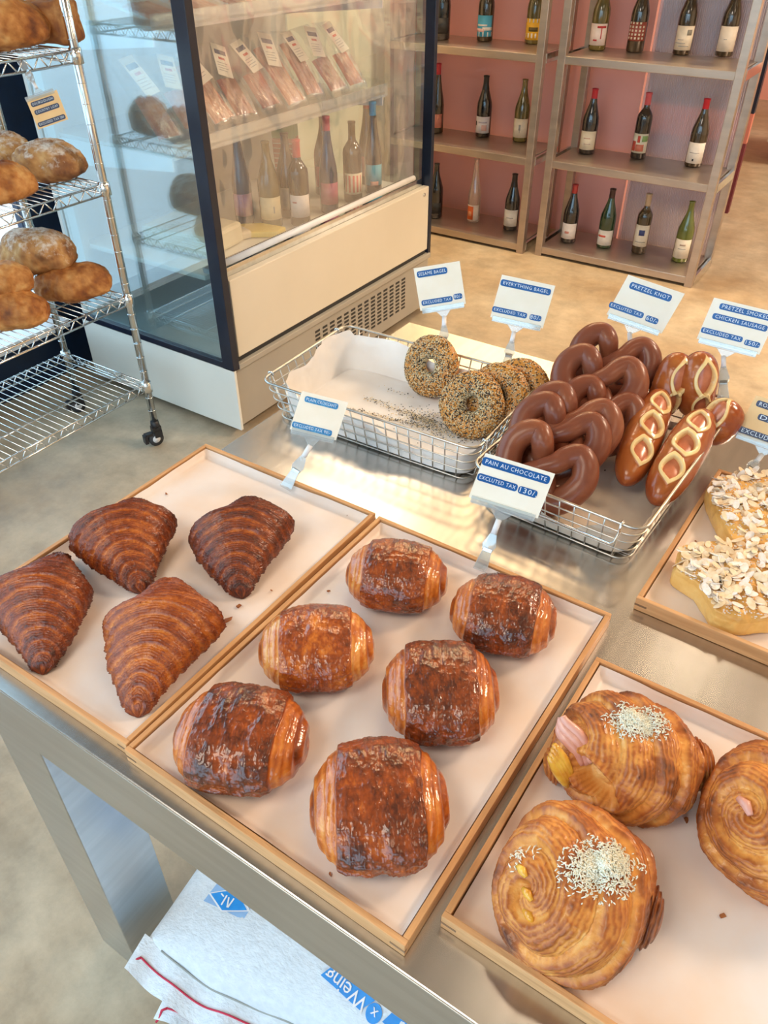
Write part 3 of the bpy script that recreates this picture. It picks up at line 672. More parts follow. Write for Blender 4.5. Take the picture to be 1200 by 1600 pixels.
def loaf(loc, rz, L, W, H, seed, text, kind='bread', group='bread loaves on the wire rack', tilt=(0, 0), sq=2.2, slash=True):
    g = empty('bread_loaf', loc, (tilt[0], tilt[1], rz), text, 'bread', group)
    nu_, nv_ = 110, 120
    t = np.linspace(-PI / 2, PI / 2, nu_)[:, None] * .992; th = np.linspace(0, 2 * PI, nv_, endpoint=False)[None, :]
    def sp(v, n_): return np.sign(v) * np.abs(v) ** (2 / n_)
    ct = sp(np.cos(t), sq + .2); x = L / 2 * sp(np.sin(t), sq) * np.ones_like(th)
    y = W / 2 * ct * sp(np.cos(th), sq); z = sp(np.sin(th), sq) * ct
    z = np.where(z > 0, z * H * .66, z * H * .34) + H * .34
    Pt = np.stack([x, y, z], -1); c0 = np.array([0, 0, H * .4]); dr = (Pt - c0) / (np.linalg.norm(Pt - c0, axis=-1, keepdims=True) + 1e-6)
    nz_ = (fbm(Pt * 14, seed) - .5) * .026 + (fbm(Pt * 55, seed + 2) - .5) * .010
    cru = .50 + 1.1 * (fbm(Pt * 14, seed + 5) - .5) + .8 * (fbm(Pt * 55, seed + 8) - .5)
    if slash:
        ss = np.abs(y / W * 2 - .25 * np.sin(x / L * 5) - .1); sl_ = (1 - sst(ss, .03, .16)) * sst(z, H * .5, H * .8) * (1 - sst(np.abs(x) / L * 2, .6, .8))
        nz_ = nz_ - sl_ * .008 + (sst(ss, .10, .2) - sst(ss, .2, .34)) * .005 * sst(z, H * .5, H * .8); cru = cru - .25 * sl_
    Pt = Pt + dr * nz_[..., None]; Pt[..., 2] = np.maximum(Pt[..., 2], 0.0)
    surf('loaf_crust', Pt, MT[kind], g, attr=cru); return g
ZS = [z + .005 for z in SZ]
def lp(px, py, X):
    """point of the vertical plane x=X seen at a photo position"""
    d = R0 * ((px - 600) / FPX) + R1 * ((py - 800) / FPX) + R2; return d * (X / d.x)
for (px, py, X, zi, dz, rz, L, W, H, sd, tx, kd, sq, sl_) in (
    (0, 46, -2.11, 3, 0, 1.15, .24, .14, .115, 11, 'orange crusted sourdough on the top rack shelf, nearest', 'bread', 2.2, True),
    (84, 40, -2.09, 3, 0, .50, .13, .105, .105, 12, 'square brown tin loaf on the top rack shelf by the post', 'bread', 5.5, False),
    (82, 270, -2.13, 2, 0, .55, .205, .135, .105, 21, 'dark torn-crust batard at right on middle rack shelf', 'breadf', 2.2, True),
    (0, 300, -2.07, 2, 0, 1.2, .20, .125, .100, 22, 'orange-brown loaf at near left of the middle rack shelf', 'bread', 2.2, True),
    (-4, 232, -2.32, 2, 0, .6, .22, .14, .11, 23, 'dark floured loaf behind the others on middle rack shelf', 'breadf', 2.2, True),
    (118, 462, -2.10, 1, 0, .80, .235, .135, .110, 31, 'smooth golden loaf at right on third rack shelf', 'bread', 2.2, False),
    (22, 508, -2.08, 1, 0, .75, .22, .14, .115, 32, 'brown mottled loaf at near left of third rack shelf', 'bread', 2.2, False),
    (60, 402, -2.20, 1, .080, .45, .235, .165, .125, 33, 'big flour-dusted round loaf on top of the third shelf pile', 'breadf', 2.2, False),
    (-4, 440, -2.11, 1, .085, .9, .20, .12, .100, 34, 'brown loaf at left edge resting on third shelf loaves', 'bread', 2.2, False)):
    q = lp(px, py, X); loaf((q.x, q.y, ZS[zi] + dz), rz, L, W, H, sd, tx, kd, sq=sq, slash=sl_)

# ------------------------------------------------------------------ steel table
TX0, TX1, TY0, TY1, TZ = -.858, 1.45, .2524, 1.40, .80
g = empty('steel_table', (0, .8, 0), label='brushed stainless steel display table with square legs', cat='table')
MB().box(TX0, TX1, TY0 - .8, TY1 - .8, TZ - .004, TZ).build('tabletop', MT['steel'], g, bevel=.0015)
a = MB(); t = .002; za = .692
a.box(TX0, TX1, TY0 - .8, TY0 - .8 + .03, za, TZ - .0041); a.box(TX0, TX1, TY1 - .83, TY1 - .8, za, TZ - .0041)
a.box(TX0, TX0 + .03, TY0 - .77, TY1 - .83, za, TZ - .0041); a.box(TX1 - .03, TX1, TY0 - .77, TY1 - .83, za, TZ - .0041)
a.build('apron', MT['steelv'], g, bevel=.0015)
for (x, y) in ((-.811, TY0 + .006), (-.811, TY1 - .11), (1.30, TY0 + .006), (1.30, TY1 - .11)):
    MB().box(x, x + .101, y - .8, y - .8 + .103, 0, za).build('leg', MT['steelv'], g, bevel=.0015)

# ------------------------------------------------------------------ trays, paper
def tray(cxx, cyy, wx, wy, rz, text, paperdx=0, paperdy=0, psd=1, ptext='', lift=None):
    g = empty('wooden_tray', (cxx, cyy, TZ + .0006), (0, 0, rz), text, 'tray', 'oak trays on the steel table')
    hx, hy, t, h = wx / 2, wy / 2, .0065, .0205
    MB().box(-hx + t, hx - t, -hy + t, hy - t, 0, .004).build('base_board', MT['woodx'], g)
    for sy in (-1, 1): MB().box(-hx, hx, min(sy * hy, sy * (hy - t)), max(sy * hy, sy * (hy - t)), 0, h).build('side', MT['woodx'], g, bevel=.0008)
    for sx in (-1, 1): MB().box(min(sx * hx, sx * (hx - t)), max(sx * hx, sx * (hx - t)), -hy + t, hy - t, 0, h).build('side', MT['woody'], g, bevel=.0008)
    for sx in (-1, 1):
        for sy in (-1, 1):
            j = MB(); j.box(min(sx * (hx - .016), sx * (hx + .0002)), max(sx * (hx - .016), sx * (hx + .0002)), min(sy * (hy - .003), sy * (hy + .0003)), max(sy * (hy - .003), sy * (hy + .0003)), .008, .011)
            j.build('corner_key', MT['joint'], g)
    # paper with raised edges
    nx_, ny_ = 90, 110
    X, Y = np.meshgrid(np.linspace(-hx + t + .0015, hx - t - .0015, nx_), np.linspace(-hy + t + .0015, hy - t - .0015, ny_), indexing='ij')
    Pn = np.stack([X * 6, Y * 6, 0 * X + psd], -1)
    Zp = .0056 + .0022 * (fbm(Pn, psd) - .3) + .0006 * (ridged(Pn * 3, psd + 4) - .5)
    ex = np.minimum(hx - t - np.abs(X), hy - t - np.abs(Y))
    lf = 1 - sst(ex, .0015, .010)
    Zp = Zp + lf * (.010 + .006 * (fbm(np.stack([X * 9, Y * 9, 0 * X], -1), psd + 11) - .4))
    pp = surf('baking_paper', np.stack([X, Y, Zp], -1), MT['paper'], None, wrap=False, loc=(cxx, cyy, TZ + .0006), rot=(0, 0, rz))
    tag(pp, ptext, 'paper', 'baking papers lining the trays')
    return g
tray(-.6945, .5185, .347, .490, 0, 'oak tray of four croissants at left front', psd=1, ptext='baking paper under the four croissants')
tray(-.3335, .5125, .364, .492, -.012, 'oak tray of six glossy chocolate pastries, front centre', psd=5, ptext='baking paper under the glossy chocolate pastries')
tray(.1065, .4890, .492, .372, -.008, 'oak tray of cheese topped swirls at front right corner', psd=9, ptext='baking paper under the cheese topped swirls')
tray(.1180, .9760, .490, .362, -.03, 'oak tray of almond pastries at right behind', psd=13, ptext='baking paper under the almond pastries')
PZ = TZ + .0075

# ------------------------------------------------------------------ croissants
def croissant(loc, rz, L, W, H, seed, dark, text, skew=.10):
    g = empty('croissant', loc, (0, 0, rz), text, 'croissant', 'croissants on the left tray')
    nu_, nv_ = 300, 220
    t = np.linspace(-1, 1, nu_)[:, None]; th = np.linspace(0, 2 * PI, nv_, endpoint=False)[None, :]
    u = t - skew; a = np.where(u > 0, u / (1 - skew), -u / (1 + skew)); a = np.abs(a)
    ar = np.sqrt(a * a + .012) - .11; env = .20 + .80 * (1 - np.clip(ar, 0, .9) / .9) ** 1.12
    env = np.maximum(env, 0) * (1 - np.clip((a - .93) / .07, 0, 1) ** 2 * .75)
    T3 = np.stack([t * 2 + 0 * th, np.cos(th) + 0 * t, np.sin(th) + 0 * t], -1)
    wob = (fbm(T3 * .8, seed) - .5) * .10
    per = .135
    ash = np.abs(t - skew * 0 + .15 * np.abs(np.cos(th)) ** 1.6 - .07)
    k = (ash + wob) / per + .35 + seed * .13
    f = k - np.floor(k); lay = np.floor(k)
    saw = f ** .6 * (1 - sst(f, .93, 1.0))
    hl = .0058 * (env ** .5) * (.75 + .5 * vn(np.stack([lay, lay * 0 + seed, lay * 0], -1), seed))
    fine = np.sin(2 * PI * (f * 4.6 + 1.1 * (fbm(T3 * np.array([3, 2, 2]), seed + 3) - .5) * 2))
    P4 = T3 * np.array([7, 3.2, 3.2])
    flk = ridged(P4 * np.array([1.8, .8, .8]), seed + 9)
    fl2 = ridged(T3 * np.array([42, 15, 15]), seed + 15, 2)
    R = W / 2 * env - .005 + .0016 * (fl2 - .6) + hl * saw + .0009 * fine * (.3 + 1.2 * flk) + .0030 * (flk - .5) + (fbm(T3 * 1.1, seed + 1) - .5) * .012 * env
    c, s_ = np.cos(th), np.sin(th)
    y = R * np.sign(c) * np.abs(c) ** .92
    zt = (H / W * 2) * R * .62; zb = (H / W * 2) * R * .38
    zc = .38 * H * env + np.where(t > 0, .012 * sst(a, .2, 1), .0)
    z = np.where(s_ > 0, s_ * zt, s_ * zb) + zc
    bend = .008 * np.sin(t * PI * .9 + seed)
    x = t * L / 2 + 0 * th
    Pt = np.stack([x, y + bend, np.maximum(z, 0)], -1)
    cru = dark + .42 * (saw - .60) + .09 * fine * (2 * fl2 - .6) + .30 * (fl2 - .6) + .30 * (fbm(T3 * np.array([2.2, 1.2, 1.2]), seed + 20) - .5) + .35 * (flk - .55) - .10 * (1 - sst(f, 0, .2)) + .16 * sst(a, .6, 1)
    surf('croissant_crust', Pt, MT['crois'], g, attr=cru); return g
def cplace(cx_, cy_, ang, L, W, H, seed, dark, text, skew):
    v = P(cx_, cy_, .83); croissant((v.x, v.y, PZ), math.radians(ang), L, W, H, seed, dark, text, skew)
cplace(70, 944, 134, .204, .136, .076, 1, .56, 'croissant at the left edge of the tray, purple-brown lower tip', .04)
cplace(203, 843, 142, .192, .146, .078, 2, .56, 'dark wide croissant at the back left of the tray', .08)
cplace(380, 842, 130, .200, .148, .076, 3, .64, 'darkest diamond croissant alone at the back right', .04)
cplace(247, 994, 126, .212, .148, .078, 4, .40, 'lighter golden croissant at the tray front', .08)

# ------------------------------------------------------------------ glazed chocolate pastries
def pain(loc, rz, L, W, H, seed, dark, text, band=.60):
    g = empty('chocolate_pastry', loc, (0, 0, rz), text, 'pastry', 'glazed chocolate pastries on the centre tray')
    nu_, nv_ = 300, 300
    t = np.linspace(-1, 1, nu_)[:, None] * np.ones((1, nv_)); th = (np.linspace(0, 2 * PI, nv_, endpoint=False)[None, :]) * np.ones((nu_, 1))
    u = np.sin(t * PI / 2) * .72 + t * .28; a = np.abs(u)
    Pn = np.stack([u * 2, np.cos(th), np.sin(th)], -1)
    env = (1 - np.clip(a, 0, 1) ** 3.6) ** .48 * (1 - .06 * a ** 2)
    wob = (fbm(Pn * 1.5, seed) - .5) * .10
    b1 = 1 - sst(a + wob, band, band + .018); b2 = 1 - sst(a + wob * .7, band + .15, band + .17); b3 = 1 - sst(a + wob * .5, band + .27, band + .29)
    lump = (fbm(Pn * 1.6, seed + 1) - .5); wr3 = ridged(Pn * np.array([16, 17, 17]), seed + 17, 2)
    wr1 = ridged(Pn * np.array([2.6, 3.0, 3.0]), seed + 2, 2); wr2 = ridged(Pn * np.array([6, 7, 7]), seed + 3, 3)
    lamx = np.sin(a * 62 + 9 * lump + seed) * (.4 + .9 * fbm(Pn * 2.3, seed + 12))
    R = env * (.88 + .075 * b1 + .030 * b2 + .035 * b3) + env * lump * .10 + env * b1 * ((wr1 - .6) * .070 + (wr2 - .6) * .026 + (wr3 - .6) * .016) + env * (1 - b1) * (lamx * .008 + (wr2 - .6) * .012)
    n_ = 2.25; c, s_ = np.cos(th), np.sin(th)
    se = 1 / ((np.abs(c) ** n_ + np.abs(s_) ** n_) ** (1 / n_))
    y = W / 2 * R * se * c
    zt = (H * .62) * R ** .9 * se * s_; zb = H * .38 * R ** .5 * se * s_
    z = np.where(s_ > 0, zt, zb) + H * .38
    sph = np.sin(2 * PI * (th / (2 * PI) * np.sign(u) + env * 2.6)); em = sst(a, .80, .93)
    x = L / 2 * u + np.sign(u) * em * sph * .0028 * env
    # seam folds along the top sheet
    Pt = np.stack([x, y, np.maximum(z, 0)], -1)
    cru = (dark + .12) * b1 + (1 - b1) * (dark - .24 + .10 * lamx) + b1 * (.85 * (fbm(Pn * 1.8, seed + 30) - .5) + .45 * (wr2 - .62) + .30 * (wr3 - .6) + .25 * (wr1 - .6)) + (1 - b1) * .35 * (fbm(Pn * 3, seed + 33) - .5) - .16 * em * sph + .2 * em
    surf('glazed_crust', Pt, MT['pain'], g, attr=cru); return g
def pplace(cx_, cy_, ang, L, W, H, seed, dark, text, z=.832):
    v = P(cx_, cy_, z); pain((v.x, v.y, PZ), math.radians(ang), L, W, H, seed, dark, text)
pplace(620, 903, 24, .136, .112, .066, 1, .52, 'glazed chocolate pastry at the back left, spiral end facing left')
pplace(786, 963, 18, .134, .116, .064, 2, .60, 'glazed chocolate pastry at the back right, below the price clip')
pplace(495, 1013, 36, .140, .120, .062, 3, .42, 'paler orange glazed pastry in the left middle of the tray')
pplace(688, 1082, 32, .134, .134, .064, 4, .60, 'dark glossy chocolate pastry at the right middle of the tray')
pplace(378, 1155, 25, .146, .126, .064, 5, .62, 'glazed chocolate pastry at the front left corner of tray')
pplace(593, 1257, 36, .140, .140, .064, 6, .55, 'largest glazed chocolate pastry at the tray front')

# ------------------------------------------------------------------ cheese topped swirls
def swirl(loc, rz, dims, pole, dphi, seed, dark, text, mouth=None, Nl=.30):
    g = empty('cheese_swirl', loc, (0, 0, rz), text, 'pastry', 'cheese topped swirls on the right tray')
    L, W, H = dims
    nu_, nv_ = 300, 320
    al = (np.linspace(.004, .996, nu_)[:, None] * PI) * np.ones((1, nv_)); ph = np.linspace(0, 2 * PI, nv_, endpoint=False)[None, :] * np.ones((nu_, 1))
    pole = Vector(pole).normalized(); e1 = pole.orthogonal().normalized(); e2 = pole.cross(e1)
    d = (np.cos(al)[..., None] * np.array(pole) + np.sin(al)[..., None] * (np.cos(ph)[..., None] * np.array(e1) + np.sin(ph)[..., None] * np.array(e2)))
    wob = (fbm(d * 1.6, seed) - .5) * .35
    k = al / Nl - (ph) / (2 * PI) + wob + dphi
    f = k - np.floor(k)
    saw = sst(f, 0, .22) * (1 - .75 * sst(f, .45, 1))
    fine = np.sin(2 * PI * (f * 7 + 3 * wob)) * (.3 + fbm(d * 3, seed + 21)); flk = ridged(d * np.array([5, 5, 5]), seed + 3)
    lump = fbm(d * 1.4, seed + 4) - .5; fl2 = ridged(d * 16, seed + 18, 2)
    r = 1 + lump * .16 + (saw - .5) * .12 + .007 * fine * (2 * fl2 - .5) + .018 * (flk - .6) + .010 * (fl2 - .6)
    core = 1 - sst(al, .05, .40); r = r - .10 * core
    if mouth is not None:
        mv = np.array(Vector(mouth[0]).normalized()); ax = np.array(Vector(mouth[1]).normalized())
        bx = np.cross(mv, ax); da = (d @ ax); db = (d @ bx); dm = (d @ mv)
        q_ = (da / mouth[2]) ** 2 + (db / mouth[3]) ** 2
        md = (1 - sst(q_, .45, 1.1)) * (dm > 0); r = r - .30 * md - ((saw - .5) * .12 + .006 * fine) * md + .05 * (sst(q_, .8, 1.2) - sst(q_, 1.2, 2.0)) * (dm > 0)
    n_ = 2.3
    se = 1 / ((np.abs(d[..., 0]) ** n_ + np.abs(d[..., 1]) ** n_ + np.abs(d[..., 2]) ** n_) ** (1 / n_))
    Pt = d * (r * se)[..., None] * np.array([L / 2, W / 2, H * .62]) + np.array([0, 0, H * .42])
    Pt[..., 2] = np.where(Pt[..., 2] < 0, 0, Pt[..., 2])
    cru = dark + .12 + .22 * (saw - .4) + .11 * fine * (2 * fl2 - .5) + .22 * (fl2 - .6) + .45 * (fbm(d * 2.2, seed + 9) - .5) + .30 * (flk - .6) - .10 * (1 - sst(f, .0, .18))
    patches = sst(fbm(d * 2.2, seed + 14), .52, .70); cru = cru + .28 * patches
    if mouth is not None: cru = cru * (1 - md) + md * (.02 + .25 * fbm(d * 7, seed + 40))
    surf('swirl_crust', Pt, MT['ham'], g, attr=cru)
    def at(dv):
        dv = Vector(dv).normalized(); i = np.argmax((d @ np.array(dv)).reshape(-1)); return Vector(Pt.reshape(-1, 3)[i])
    return g, at, (d, Pt)
def cheese(g, dat, cdir, spread, count, seed, name='grated_cheese', length=.0055):
    d, Pt = dat; rn_ = random.Random(seed); c = MB(); cd = Vector(cdir).normalized()
    e1 = cd.orthogonal().normalized(); e2 = cd.cross(e1); df = d.reshape(-1, 3); pf = Pt.reshape(-1, 3)
    for _ in range(count):
        r_ = abs(rn_.gauss(0, 1)) * spread; 
        if r_ > spread * 2.4: continue
        an = rn_.uniform(0, 2 * PI)
        dv = (cd + (e1 * math.cos(an) * 1.5 + e2 * math.sin(an)) * r_).normalized()
        p = Vector(pf[np.argmax(df @ np.array(dv))]); out = dv
        p = p + out * (.0006 + .006 * math.exp(-(r_ / spread) ** 2 * 1.5) * rn_.random())
        dr = Vector((rn_.gauss(0, 1), rn_.gauss(0, 1), rn_.gauss(0, .5))); dr = (dr - out * dr.dot(out) * .8).normalized()
        l_ = length * rn_.uniform(.35, .9); cur = out * rn_.uniform(0, .0018)
        c.tube([p - dr * l_ / 2, p + cur, p + dr * l_ / 2], [.0004, .00065, .0004], 4)
    o = c.build(name, MT['cheese'], g); o['kind'] = 'stuff'; return o
camd = lambda v: Vector(v)
# swirl with ham showing at its left side
v = P(975, 1187, .838)
g1, at1, d1 = swirl((v.x, v.y, PZ), 0, (.142, .128, .084), (-.75, -.55, .35), .3, 41, .28, 'swirl at the back of right tray with ham and cheese showing', mouth=((-.62, -.52, .62), (.62, -.30, -.42), .42, .20), Nl=.46)
cheese(g1, d1, (.02, .10, 1), .16, 1700, 5)
hm = MB()
for k in range(3):
    base = at1((-.62, -.52, .62)); ax = Vector((.62, -.30, -.42)).normalized(); nn = Vector((-.62, -.52, .62)).normalized(); bx = nn.cross(ax)
    pts = [base + ax * (s_ * .024) + nn * (.001 + .005 * math.cos(s_ * 2.2 + k) - .002 * k) + bx * ((k - 1) * .006 + .003 * math.sin(s_ * 4 + k)) for s_ in np.linspace(-1, 1, 14)]
    hm.tube(pts, [.0035 + .0025 * math.sin(PI * i / 13) for i in range(14)], 10)
hm.build('ham_slice', MT['hamm'], g1)
ml = MB(); base = at1((-.50, -.80, .30))
for k in range(4):
    pts = [base + Vector((-.010 + .012 * s_, -.002 - .003 * k, .010 - .016 * s_ - .003 * k)) + Vector((0, .0, 0)) for s_ in np.linspace(-1, 1, 8)]
    ml.tube(pts, [.002 + .004 * math.sin(PI * (i + .5) / 8) for i in range(8)], 8)
ml.build('melted_cheese', MT['melt'], g1)
# small browned end lobes of the first swirl
def lobe(g, c0, dirv, L, r0, seed, m='ham', dark=.55, name='rolled_end'):
    nu_, nv_ = 70, 60
    t = np.linspace(0, 1, nu_)[:, None] * np.ones((1, nv_)); th = np.linspace(0, 2 * PI, nv_, endpoint=False)[None, :] * np.ones((nu_, 1))
    d_ = Vector(dirv).normalized(); a_ = d_.orthogonal().normalized(); b__ = d_.cross(a_)
    Pn = np.stack([t * 3, np.cos(th), np.sin(th)], -1)
    R = r0 * np.sqrt(np.clip(1 - (t * .995) ** 4, 0, 1)) * (1 + .3 * (fbm(Pn * 1.8, seed) - .5) + .05 * np.sin(t * 50) + .12 * (ridged(Pn * 3, seed) - .6))
    Pt = np.array(c0)[None, None] + t[..., None] * np.array(d_) * L + (R * np.cos(th))[..., None] * np.array(a_) + (R * np.sin(th))[..., None] * np.array(b__)
    Pt[..., 2] = np.maximum(Pt[..., 2], .0004)
    cru = dark + .4 * (fbm(Pn * 2, seed + 2) - .5) + .12 * np.sin(t * 50) + .3 * (ridged(Pn * 3, seed) - .6)
    return surf(name, Pt, MT[m], g, attr=cru)
lobe(g1, (.050, .030, .028), (.8, .45, .05), .034, .026, 3, dark=.55)
lobe(g1, (-.048, -.030, .020), (-.85, -.50, -.05), .026, .020, 4, dark=.55)
# snail shaped swirl in front
v = P(893, 1390, .842)
g2_, at2, d2 = swirl((v.x, v.y, PZ), 0, (.130, .146, .092), (-.42, -.62, .66), .1, 52, .26, 'snail shaped swirl at the front left of right tray', Nl=.50)
cheese(g2_, d2, (.26, -.02, .96), .18, 2000, 8)
cheese(g2_, d2, (-.62, -.30, .72), .12, 36, 9, 'stray_cheese', .006)
lobe(g2_, (.046, .018, .024), (.95, .10, .0), .032, .030, 8, dark=.85)
ml = MB()
for dv in ((-.40, -.62, .66), (-.55, -.42, .72), (-.30, -.80, .5)):
    b0 = at2(dv); ml.tube([b0 + Vector((-.006, .002, -.001)), b0 + Vector((0, -.001, .001)), b0 + Vector((.005, -.004, 0))], [.002, .0042, .002], 8)
ml.build('melted_cheese', MT['melt'], g2_)
# third swirl cut by the photo edge
v = P(1216, 1288, .840)
g3, at3, d3 = swirl((v.x, v.y, PZ), 0, (.136, .146, .086), (-.45, -.50, .74), .6, 63, .27, 'swirl cut off by the right photo edge', Nl=.50)
cheese(g3, d3, (.22, .34, .90), .17, 1300, 10)
h3 = MB(); b0 = at3((-.5, -.42, .75)); h3.tube([b0 + Vector((-.008, .004, 0)), b0 + Vector((0, 0, .0015)), b0 + Vector((.006, -.008, 0))], [.003, .005, .003], 8); h3.build('ham_piece', MT['hamm'], g3)

# ------------------------------------------------------------------ almond pastries
def slab(pts2, zc, H, seed, text, dens):
    cx_ = sum(p[0] for p in pts2) / len(pts2); cy_ = sum(p[1] for p in pts2) / len(pts2)
    g = empty('almond_pastry', (cx_, cy_, PZ), (0, 0, 0), text, 'pastry', 'almond pastries on the rear right tray')
    pl = [(p[0] - cx_, p[1] - cy_) for p in pts2]; n_ = len(pl)
    # smooth closed outline as radius function
    nv_, nu_ = 240, 90
    th = np.linspace(0, 2 * PI, nv_, endpoint=False); R = np.zeros(nv_)
    for i, a_ in enumerate(th):
        best = 9
        for k in range(n_):
            p, q = Vector((*pl[k], 0)), Vector((*pl[(k + 1) % n_], 0)); dx_, dy_ = math.cos(a_), math.sin(a_)
            ex_, ey_ = q.x - p.x, q.y - p.y; den = dx_ * ey_ - dy_ * ex_
            if abs(den) < 1e-9: continue
            tt = (p.x * ey_ - p.y * ex_) / den; ss = (p.x * dy_ - p.y * dx_) / den
            if tt > 0 and -1e-6 <= ss <= 1 + 1e-6: best = min(best, tt)
        R[i] = best
    for _ in range(5): R = (np.roll(R, 1) + R * 2 + np.roll(R, -1)) / 4
    t = np.linspace(0, 1, nu_)[:, None] * np.ones((1, nv_)); TH = th[None] * np.ones((nu_, 1)); RR = R[None] * np.ones((nu_, 1))
    # profile: bottom centre -> edge -> top centre
    s_ = np.where(t < .3, t / .3, np.where(t < .55, 1.0, 1 - (t - .55) / .45))
    bulge = np.where((t >= .3) & (t < .55), np.sin((t - .3) / .25 * PI) * .05, 0)
    rr_ = RR * (np.clip(s_, .004, 1) * (1 + bulge) - .06 * (np.where(t > .55, np.clip(1 - (t - .55) / .2, 0, 1), 0)) * 0)
    zz = np.where(t < .3, 0, np.where(t < .55, sst(t, .3, .58) * H * .86, H * (.86 + .14 * (1 - s_) ** .5)))
    Pn = np.stack([rr_ * np.cos(TH) * 30, rr_ * np.sin(TH) * 30, zz * 30], -1)
    nz_ = fbm(Pn * 1.5, seed) - .5
    rr_ = rr_ * (1 + .10 * nz_); zz = np.maximum(zz + nz_ * .012 * (t > .3) + (fbm(Pn * 4, seed + 3) - .5) * .004 * (t > .3), 0)
    Pt = np.stack([rr_ * np.cos(TH), rr_ * np.sin(TH), zz], -1)
    cru = .34 + .5 * (fbm(Pn * .8, seed + 2) - .5) + .1 * (t > .5)
    surf('pastry_base', Pt, MT['brioche'], g, attr=cru)
    rn_ = random.Random(seed); al_ = MB(); su = MB()
    for _ in range(dens):
        a_ = rn_.uniform(0, 2 * PI); i = int(a_ / (2 * PI) * nv_) % nv_; q_ = math.sqrt(rn_.random()) * .97
        row = int((.55 + .45 * (1 - q_)) * (nu_ - 1)); p = Vector(Pt[row, i]); p.z += rn_.uniform(.0006, .006)
        l_, w_ = rn_.uniform(.0075, .012), rn_.uniform(.004, .0058)
        rot = (Matrix.Rotation(rn_.uniform(0, 6.28), 3, 'Z') @ Matrix.Rotation(rn_.gauss(0, .35), 3, 'X') @ Matrix.Rotation(rn_.gauss(0, .35), 3, 'Y'))
        nn_ = 10; vs = []
        for zf in (-.0004, .0004):
            for k in range(nn_):
                b_ = 2 * PI * k / nn_; x = l_ * math.cos(b_) * (1 - .12 * math.cos(b_)); y = w_ * math.sin(b_) * (1 - .25 * math.cos(b_))
                vs.append(p + rot @ Vector((x, y, zf + 18 * x * x * .3)))
        tgt = su if rn_.random() < .45 else al_
        tgt.add(vs, [tuple(range(nn_))[::-1], tuple(range(nn_, 2 * nn_))] + [(k, (k + 1) % nn_, (k + 1) % nn_ + nn_, k + nn_) for k in range(nn_)])
    for _ in range(dens * 5):
        a_ = rn_.uniform(0, 2 * PI); i = int(a_ / (2 * PI) * nv_) % nv_; q_ = math.sqrt(rn_.random()) * .98
        row = int((.55 + .45 * (1 - q_)) * (nu_ - 1)); p = Vector(Pt[row, i]); p.z += .0004
        r_ = rn_.uniform(.0006, .0018)
        su.add([p + Vector((r_, 0, 0)), p + Vector((0, r_, 0)), p + Vector((-r_, 0, 0)), p + Vector((0, -r_, 0)), p + Vector((0, 0, r_)), p - Vector((0, 0, r_))],
               [(0, 1, 4), (1, 2, 4), (2, 3, 4), (3, 0, 4), (1, 0, 5), (2, 1, 5), (3, 2, 5), (0, 3, 5)])
    o = al_.build('sliced_almonds', MT['almond'], g); o['kind'] = 'stuff'
    o = su.build('sugared_almonds', MT['sugar'], g); o['kind'] = 'stuff'
    return g
def poly_at(lst, z): return [(P(a_, b_, z).x, P(a_, b_, z).y) for (a_, b_) in lst]
slab(poly_at([(1050, 905), (1062, 872), (1110, 862), (1165, 866), (1225, 885), (1245, 950), (1225, 978), (1150, 984), (1114, 972), (1088, 930)], .818), .83, .034, 71, 'almond pastry nearest the front of its tray, heavily sugared', 200)
slab(poly_at([(1102, 782), (1110, 762), (1160, 752), (1230, 760), (1270, 800), (1255, 872), (1140, 862), (1120, 820)], .818), .83, .034, 77, 'almond pastry behind, next to the sausage roll basket', 200)

